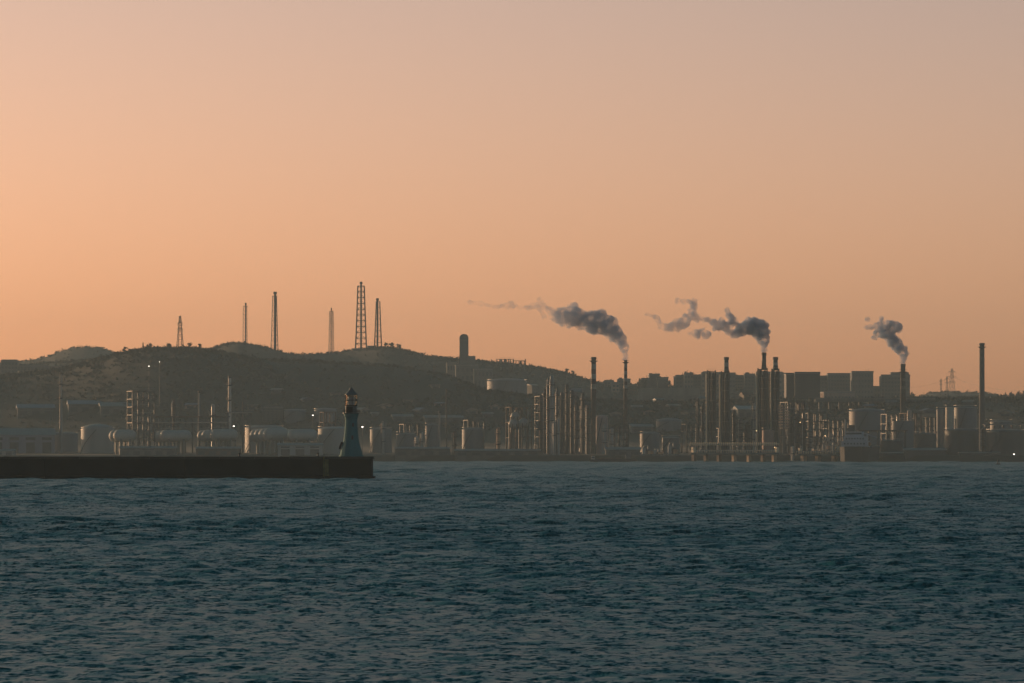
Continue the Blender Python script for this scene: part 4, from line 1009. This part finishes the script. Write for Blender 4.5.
block(818, 830, 0, 376.5, 'lower block right of the dark ribbed slab', m=GREYR, bays=4, floors=4, d=A(824))
block(828, 853, 0, 374, 'wide slab block in the right of the skyline', m=GREYR, bays=9, floors=5, d=A(840))
block(852, 872.5, 0, 372, 'tall slab block with two antennas on its roof', m=GREYR, bays=7, floors=5, d=A(862) - 30, antenna=((.2, 2.4), (.32, 2.2)))
block(871, 883, 0, 387, 'low block in the gap of the right skyline', m=GREYR, bays=4, floors=2, d=A(877))
block(881.5, 909, 0, 375.5, 'broad slab block behind the dark smoking chimney', m=GREYR, bays=9, floors=6, d=A(895), heads=((.17, .62, 2.4),))
block(820, 852, 0, 392, 'low lit terrace below the wide slab block', m=PINK, bays=9, floors=2, d=A(836) - 160, name='terrace_row', rz=0.35)
chimney(903, 300, 364, 4.8, 'dark smoking chimney in front of the broad slab block', m=mat('sooty_brick', (0.05, 0.045, 0.04), .9, .3, .4), taper=0.82, gal=(372,), bands=stripes(((378, 381), (386, 389)), CONCD))
chimney(982, 260, 343, 4.9, 'tall lone chimney on the right without smoke', m=mat('dark_chimney_concrete', (0.10, 0.10, 0.10), .85, .25, .2, streak=True), taper=0.84, gal=(347,), bands=stripes(((350, 353.5), (357, 360.5), (364, 367.5)), GREYR))

# ------------------------------------------------------------------ small houses on the lower slopes
hs = [(358, 366, 408, 455, 'small house on the slope right of the lighthouse top'), (371, 378, 412, 440, 'small pale house right of the brightest quay lamp'), (380, 391, 404, 470, 'wide low house on the slope above the squat tank'),
      (404, 414, 399, 490, 'house high on the slope right of the lighthouse'), (416, 424, 408, 455, 'house between the two long slope sheds'), (436, 444, 402, 480, 'house on the slope behind the thin lit mast'),
      (466, 478, 408, 460, 'house on the slope right of the long slope shed'), (482, 492, 412, 440, 'house on the slope left of the sphere tanks'), (492, 501, 404, 470, 'house below the wide hillside tank'),
      (248, 258, 404, 460, 'house on the slope left of the square grey block'), (300, 310, 398, 490, 'house on the slope above the dim domed tanks'), (186, 197, 403, 460, 'house on the slope behind the long pipe rack'),
      (610, 622, 412, 440, 'house between the two banded chimneys on the slope'), (632, 642, 405, 480, 'house right of the smoking slim chimney on the slope'), (644, 655, 410, 450, 'pale house left of the wide dim slope tank'),
      (684, 695, 410, 450, 'house on the slope left of the furnace towers'), (922, 934, 409, 440, 'house on the slope right of the rust works frame'), (866, 876, 404, 470, 'house on the slope above the large domed tank'), (1000, 1014, 411, 430, 'house on the slope at the right edge')]
for i, (x0, x1, tp, off, lb) in enumerate(hs):
    shed(x0, x1, 0, tp, lb, d=on_slope((x0 + x1) / 2, tp, random.uniform(4, 6)), m=(RENDER, GREYR, PINK)[i % 3], rm=(ROOF, RUST, ROOFB)[(i // 2) % 3], depth=9, pitch=0.6, doors=1, name='house', cat='house', rz=random.uniform(-.3, .5), gable_front=(i % 2 == 0))

for x0, x1, off, tp, fl, by, lb in ((684, 704, 110, 424, 4, 4, 'low dark plant frame left of the furnace towers'), (716, 736, 130, 428, 3, 4, 'low dark plant frame behind the left furnace pair'),
        (738, 756, 110, 432, 3, 4, 'low plant frame between the two furnace pairs'), (826, 846, 120, 420, 4, 4, 'dark plant frame behind the loading arms'),
        (884, 900, 150, 414, 4, 3, 'dark plant frame left of the rust works frame'), (924, 938, 150, 417, 4, 3, 'dark plant frame left of the slim silos'),
        (612, 626, 120, 425, 4, 3, 'dark plant frame at the foot of the smoking slim chimney'), (466, 482, 160, 420, 3, 3, 'dim plant frame left of the sphere tanks'), (402, 420, 170, 424, 3, 3, 'dim plant frame right of the lighthouse')):
    frame(x0, x1, off, tp, fl, by, lb, m=random.choice((DARK, STEEL)), depth=9)
for i, (x0, x1, tp, lb) in enumerate(((700, 709, 396, 'house on the slope just left of the left furnace tower'), (742, 751, 392, 'house high on the slope between the furnace pairs'), (655, 664, 398, 'house on the slope below the retaining walls'),
        (618, 627, 398, 'house on the slope behind the slim smoking chimney'), (668, 678, 404, 'low house on the slope above the wide dim tank'), (548, 558, 385, 'house on the slope behind the tallest pale column'), (572, 582, 388, 'house on the slope left of the thick banded chimney'),
        (842, 851, 398, 'house on the slope below the wide slab block'), (886, 896, 400, 'house on the slope below the broad slab block'), (944, 954, 401, 'house on the slope behind the slim silos'), (964, 974, 400, 'house on the slope left of the tall lone chimney'),
        (330, 340, 392, 'house on the slope left of the lighthouse lantern'), (272, 282, 388, 'house on the slope high above the square grey block'), (430, 439, 384, 'highest house on the dark middle slope'))):
    shed(x0, x1, 0, tp, lb, d=on_slope((x0 + x1) / 2, tp, random.uniform(4, 5.5)), m=(GREYR, RENDER)[i % 2], rm=(ROOF, RUST)[i % 2], depth=9, pitch=0.5, doors=1, name='house', cat='house', rz=random.uniform(-.3, .3))

# terraces, elevated road
def road(px0, px1, off, top, label, piers=10, d=None):
    px = (px0 + px1) / 2; s = Spot(px, off, d); W = (px1 - px0) * s.m; Z = float(zat(top, s.d))
    t = thing('elevated_road', label, 'road bridge', (s.x, s.y, s.g))
    z = Z - s.g
    MB().box(0, 0, z - 1.3, W, 9, 1.3).build('deck', CONCD, t)
    for y in (-4.4, 4.4): MB().box(0, y, z + .003, W, .3, 1.0).build('parapet', CONC, t)
    for i in range(piers):
        x = -W / 2 + W * (i + .5) / piers; MB().box(x, 0, -8, 1.4, 5, z + 8 - 1.304).build('pier', DARKR, t)
road(815, 935, 0, 399.5, 'elevated road crossing in front of the right skyline', 12, d=float(ds(875)) * 1.215)
def retaining(px0, px1, top, hgt, dk, label):
    px = (px0 + px1) / 2; s = Spot(px, 0, float(ds(px)) * dk); W = (px1 - px0) * s.m; Z = float(zat(top, s.d)); H = hgt * s.m
    t = thing('retaining_wall', label, 'wall', (s.x, s.y, Z - H))
    MB().box(0, 0, -8, W, 1.2, H + 8).build('wall', CONC, t)
    n = int(W / 12)
    for i in range(n): MB().box(-W / 2 + W * (i + .5) / n, -.9, -8, .8, .7, H + 7.6).build('buttress', CONC, t)
    MB().box(0, 0, H + .002, W, 1.6, .4).build('coping', CONC, t)
retaining(638, 700, 388.5, 3.5, 1.43, 'upper pale retaining wall below the dark stepped block')
retaining(645, 760, 396, 3.0, 1.34, 'lower pale retaining wall left of the furnace towers')

# ------------------------------------------------------------------ right shore tank farm
tank(849, 885, 190, 408.5, 'large grey domed tank behind the tanker', m=GREYT, rise=0.09, bands=3)
tank(892, 914, 90, 420.5, 'grey flat topped tank below the dark smoking chimney', m=GREYT, roof='cone', rise=0.03)
frame(903, 918, 130, 413, 3, 3, 'rust lit works frame above the flat topped tank', m=RUST, depth=10)
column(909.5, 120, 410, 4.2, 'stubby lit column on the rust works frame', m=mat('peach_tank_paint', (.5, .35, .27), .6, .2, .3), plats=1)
tank(936.5, 944, 110, 409, 'slim grey silo left of the lit orange silo', m=GREYT, rise=0.12, stair=False, bands=3)
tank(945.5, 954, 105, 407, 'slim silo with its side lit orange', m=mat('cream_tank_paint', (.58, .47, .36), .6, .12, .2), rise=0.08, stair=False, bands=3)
tank(954, 977, 120, 407, 'broad tall grey tank right of the lit orange silo', m=GREYT, rise=0.04, bands=4)
tank(944, 979, 35, 429, 'big dark tank below the slim silos', m=DARKT, rise=0.05, bands=2)
tank(986, 1026, 35, 429.5, 'big dark tank at the right edge of the shore', m=DARKT, rise=0.06, bands=2)
tank(914, 936, 60, 433, 'squat dark tank left of the slim silos', m=DARKT, rise=0.06)
tank(880, 902, 40, 440, 'low dark tank right of the tanker', m=DARKT, rise=0.06)
tank(990, 1012, 200, 421, 'dim tank behind the big dark tank at the right edge', m=GREYT, rise=0.05)
shed(905, 946, 12, 448, 'low dark quay shed left of the big dark tanks', m=DARKR, depth=11, doors=4, name='quay_shed', rz=0.0)
shed(960, 1000, 12, 452, 'low dark quay shed below the big dark tanks', m=DARKR, depth=9, doors=4, name='quay_shed', rz=0.0)
shed(870, 906, 10, 452, 'low quay shed just right of the tanker hull', m=CONCD, depth=9, doors=3, name='quay_shed', rz=0.0)
column(983, 60, 428, 2.6, 'slim lit column between the two big dark tanks', m=RUST, plats=3)
column(921, 140, 420, 3.0, 'short dim column right of the rust works frame', m=STEEL, plats=3)
rack(985, 1030, 80, 424, 'pipe rack above the big dark tank at the right edge', npipes=3, posts=6)
rack(860, 905, 60, 430, 'pipe rack behind the low dark tank', npipes=3, posts=6)
lamp(1013.7, -0, 454.5, 'bright quay lamp at the right edge of the shore', size=0.35, d=float(ds(1014)) + 14)
lamp(800, 20, 422.5, 'warm lamp on the process frame right of the furnaces', m=LAMPO, size=0.24)
lamp(756.4, 28, 431, 'warm lamp at the foot of the smoking furnace tower', m=LAMPO, size=0.24)
lamp(774.5, 10, 447.5, 'warm lamp at the right end of the long pipe jetty', m=LAMPO, size=0.24)
lamp(825, 10, 436, 'warm lamp on the loading jetty', m=LAMPO, size=0.24)

# ------------------------------------------------------------------ single trees on the skylines
G = 'skyline trees'
for px, tp, wd, dd, lb in ((168.5, 347, 6, K1(168) + 4, 'bushy tree by the hut on the left ridge'), (125, 353, 5, K1(125), 'low tree at the left foot of the wooded ridge'),
        (150, 348.2, 5, K1(150), 'tree beside the tiny mast on the left ridge'), (190, 347.6, 5, K1(190), 'tree just right of the lone left pylon'), (200, 347.8, 6, K1(200), 'broad tree right of the left pylon before the summit'),
        (392, 345.5, 7, K2(392), 'broad tree right of the flare towers on the ridge'), (399, 347, 6, K2(399), 'second tree right of the flare towers on the ridge'), (385.5, 346.5, 5, K2(385), 'small tree at the foot of the right flare tower'),
        (567, 370, 6, K2(567), 'tree on the falling end of the middle ridge'), (573, 373, 5, K2(573), 'lower tree on the falling end of the middle ridge'),
        (602, 382, 5, A(602) - 30, 'tree left of the pink blocks'), (640, 379, 6, A(640) - 20, 'tree left of the dark stepped block'), (645, 377.5, 6, A(645) - 25, 'tree in front of the dark stepped block'), (669, 380, 6, A(669) - 20, 'tree right of the dark stepped block'),
        (912, 392.5, 7, A(912) - 40, 'tree at the right foot of the broad slab block'), (917, 396, 6, A(917) - 40, 'low tree right of the broad slab block'),
        (1005, 393.5, 6, float(ds(1005)) * 1.5, 'leftmost of the trees at the right edge skyline'), (1011, 391.5, 7, float(ds(1011)) * 1.5, 'second tree at the right edge skyline'), (1018, 390.5, 7, float(ds(1018)) * 1.5, 'third and tallest tree at the right edge skyline'), (1024, 392, 7, float(ds(1024)) * 1.5, 'tree cut by the right edge of the picture')):
    tree(px, 0, tp, wd, lb, G, d=dd)

# ------------------------------------------------------------------ smoke
def smoke(d, pts, label, dens, colr, seed, x0, x1, kr=1.15):
    rg = random.Random(seed); bm = bmesh.new(); m = d / FPX
    org = Vector((float(xat(pts[0][0], d)), d, float(zat(pts[0][1], d))))
    def puff(px, py, r, dy):
        p = Vector((float(xat(px, d)), d + dy, float(zat(py, d)))) - org
        bmesh.ops.create_icosphere(bm, subdivisions=2, radius=max(0.75, r * m * 1.06), matrix=Matrix.Translation(p))
    last = None
    for p in pts:
        px, py, r = p[:3]; r *= kr if len(p) == 3 else 1.5
        puff(px, py, r * 0.86, 0)
        for k in range(7):
            a = rg.uniform(0, 6.28); q = rg.uniform(.45, .8) * r
            puff(px + q * math.cos(a), py + q * math.sin(a), r * rg.uniform(.28, .5), rg.uniform(-.6, .6) * r * m)
        if last and math.hypot(px - last[0], py - last[1]) < 13:
            for f in (.33, .66): puff(last[0] + (px - last[0]) * f, last[1] + (py - last[1]) * f, (last[2] + (r - last[2]) * f) * .8, rg.uniform(-.3, .3) * r * m)
        last = (px, py, r)
    me = bpy.data.meshes.new('smoke_plume'); bm.to_mesh(me); bm.free()
    o = bpy.data.objects.new('smoke_plume', me); COL.objects.link(o); o.location = org
    rm = o.modifiers.new('r', 'REMESH'); rm.mode = 'VOXEL'; rm.voxel_size = 0.45
    tx = bpy.data.textures.new('c', 'CLOUDS'); tx.noise_scale = 2.2; tx.noise_depth = 3
    dm = o.modifiers.new('d', 'DISPLACE'); dm.texture = tx; dm.strength = 2.0; dm.mid_level = 0.42; dm.texture_coords = 'GLOBAL'
    dg = bpy.context.evaluated_depsgraph_get(); me2 = bpy.data.meshes.new_from_object(o.evaluated_get(dg))
    o.modifiers.clear(); o.data = me2
    mt = bpy.data.materials.new('smoke_volume'); mt.use_nodes = True; t = mt.node_tree; t.nodes.clear()
    out = t.nodes.new('ShaderNodeOutputMaterial'); pv = t.nodes.new('ShaderNodeVolumePrincipled')
    pv.inputs['Color'].default_value = (*colr, 1); pv.inputs['Anisotropy'].default_value = 0.0
    tc = t.nodes.new('ShaderNodeTexCoord'); nz = t.nodes.new('ShaderNodeTexNoise')
    nz.inputs['Scale'].default_value = 0.28; nz.inputs['Detail'].default_value = 5; nz.inputs['Roughness'].default_value = .6
    t.links.new(tc.outputs['Object'], nz.inputs[0])
    sx = t.nodes.new('ShaderNodeSeparateXYZ'); t.links.new(tc.outputs['Object'], sx.inputs[0])
    fa = t.nodes.new('ShaderNodeMapRange'); t.links.new(sx.outputs[0], fa.inputs[0])      # thins with distance from the stack
    fa.inputs[1].default_value = float(xat(x0, d)) - org.x; fa.inputs[2].default_value = float(xat(x1, d)) - org.x
    fa.inputs[3].default_value = 1.0; fa.inputs[4].default_value = 0.42
    nr = t.nodes.new('ShaderNodeMapRange'); t.links.new(nz.outputs[0], nr.inputs[0])
    nr.inputs[1].default_value = .36; nr.inputs[2].default_value = .62; nr.inputs[3].default_value = 0.05; nr.inputs[4].default_value = 1.0
    m1 = t.nodes.new('ShaderNodeMath'); m1.operation = 'MULTIPLY'; t.links.new(fa.outputs[0], m1.inputs[0]); t.links.new(nr.outputs[0], m1.inputs[1])
    m2 = t.nodes.new('ShaderNodeMath'); m2.operation = 'MULTIPLY'; t.links.new(m1.outputs[0], m2.inputs[0]); m2.inputs[1].default_value = dens
    t.links.new(m2.outputs[0], pv.inputs['Density']); t.links.new(pv.outputs[0], out.inputs['Volume'])
    o.data.materials.clear(); o.data.materials.append(mt)
    tag(o, label, 'smoke')
PA = [(625.6, 358.5, 1.6), (625.4, 355, 2.2), (624.6, 350, 3.4), (623, 345, 5), (620, 339, 6.5), (614.5, 332.5, 8), (608, 327, 9), (601, 323, 10.5), (594, 320.5, 10.5), (586, 320, 8.5),
      (579, 317.5, 8.5), (571, 316, 10), (563, 316.5, 9), (556, 316.5, 6), (551, 312, 3.5), (545, 307.5, 2.2, 1), (540, 299.5, 1.4, 1), (544, 317, 1.6, 1), (538, 306, 2.6, 1), (532, 306.5, 2.2, 1), (527, 307.5, 1.6, 1),
      (521, 308, 1.1, 1), (515, 306, 1.4, 1), (511, 304.5, 2.6, 1), (506, 306, 2.2, 1), (499, 306.5, 1.4, 1), (491, 306, .8, 1), (486, 305, .8, 1), (481, 304, 1.1, 1), (474, 302.4, 1.5, 1), (469, 302.2, 1.1, 1)]
smoke(float(ds(625.6)) + 130, PA, 'long blue grey smoke plume drifting left from the slim chimney', 0.65, (0.54, 0.68, 0.88), 1, 590, 545)
PB = [(764.4, 350.5, 1.9), (764.4, 347, 2.5), (764, 343, 4), (762.5, 338, 6), (760, 331, 9), (754, 326.5, 9), (748, 327, 7.5), (742, 330, 6.5), (735.5, 334, 4.5), (729.5, 332.5, 3.6), (725, 329, 3),
      (733, 321, 3.6, 1), (729, 316, 2.6, 1), (727.5, 311, 2, 1), (722, 324, 3.6, 1), (717, 326, 3.6, 1), (713, 322, 2.8, 1), (708, 320, 1.8, 1), (703, 320, 1.8, 1), (707, 334.5, 3.2, 1), (703, 331, 2.2, 1), (697, 334, 3, 1), (691, 334.5, 1.8, 1),
      (697, 317.5, 3.4, 1), (692, 314.5, 3.6, 1), (693.5, 307, 2.8, 1), (694.5, 302, 2.2, 1), (684, 301.5, 1.8, 1), (678, 301, 1.5, 1), (687, 318.5, 3.4, 1), (683.5, 323, 4.6, 1), (678, 324, 4.2, 1),
      (671.5, 327, 3.6, 1), (666, 327.5, 2.8, 1), (660.8, 325.5, 2.3, 1), (657.8, 319, 2.3, 1), (647, 314, 1.1, 1)]
smoke(float(ds(764)) + 45, PB, 'broken blue grey smoke plume drifting left from the furnace stack', 0.95, (0.50, 0.64, 0.84), 2, 738, 680)
PC = [(903.2, 362.5, 1.8), (903.6, 359, 2.4), (904, 354.5, 3.2), (901.5, 350, 4.2), (897, 345, 4.8), (892.5, 340, 4.8), (888.5, 334.6, 4.6), (883, 330.6, 4.6), (877, 333.5, 3), (874.5, 337.5, 1.6),
      (890, 326.5, 4.2), (896.5, 327, 4), (900, 330.6, 2, 1), (882, 324.5, 2.6, 1), (876, 326, 2.2, 1), (871, 327, 1.6, 1), (866, 327.4, 1.3, 1), (881.5, 318, 1.1, 1), (868, 319.5, 1.1, 1)]
smoke(float(ds(903)) + 300, PC, 'short curling smoke plume above the dark right chimney', 0.95, (0.50, 0.64, 0.84), 3, 876, 856, kr=1.5)

# ------------------------------------------------------------------ haze
def build_haze():
    b = MB().box(0, 2985, -7.5, 15000, 6070, 151.0)
    m = bpy.data.materials.new('sea_haze'); m.use_nodes = True; t = m.node_tree; t.nodes.clear()
    out = t.nodes.new('ShaderNodeOutputMaterial'); pv = t.nodes.new('ShaderNodeVolumePrincipled')
    pv.inputs['Color'].default_value = (0.60, 0.80, 0.92, 1); pv.inputs['Density'].default_value = 8.7e-5
    t.links.new(pv.outputs[0], out.inputs['Volume'])
    o = b.build('haze', m); tag(o, 'thin dusk haze over the harbour', 'haze', kind='stuff')
build_haze()
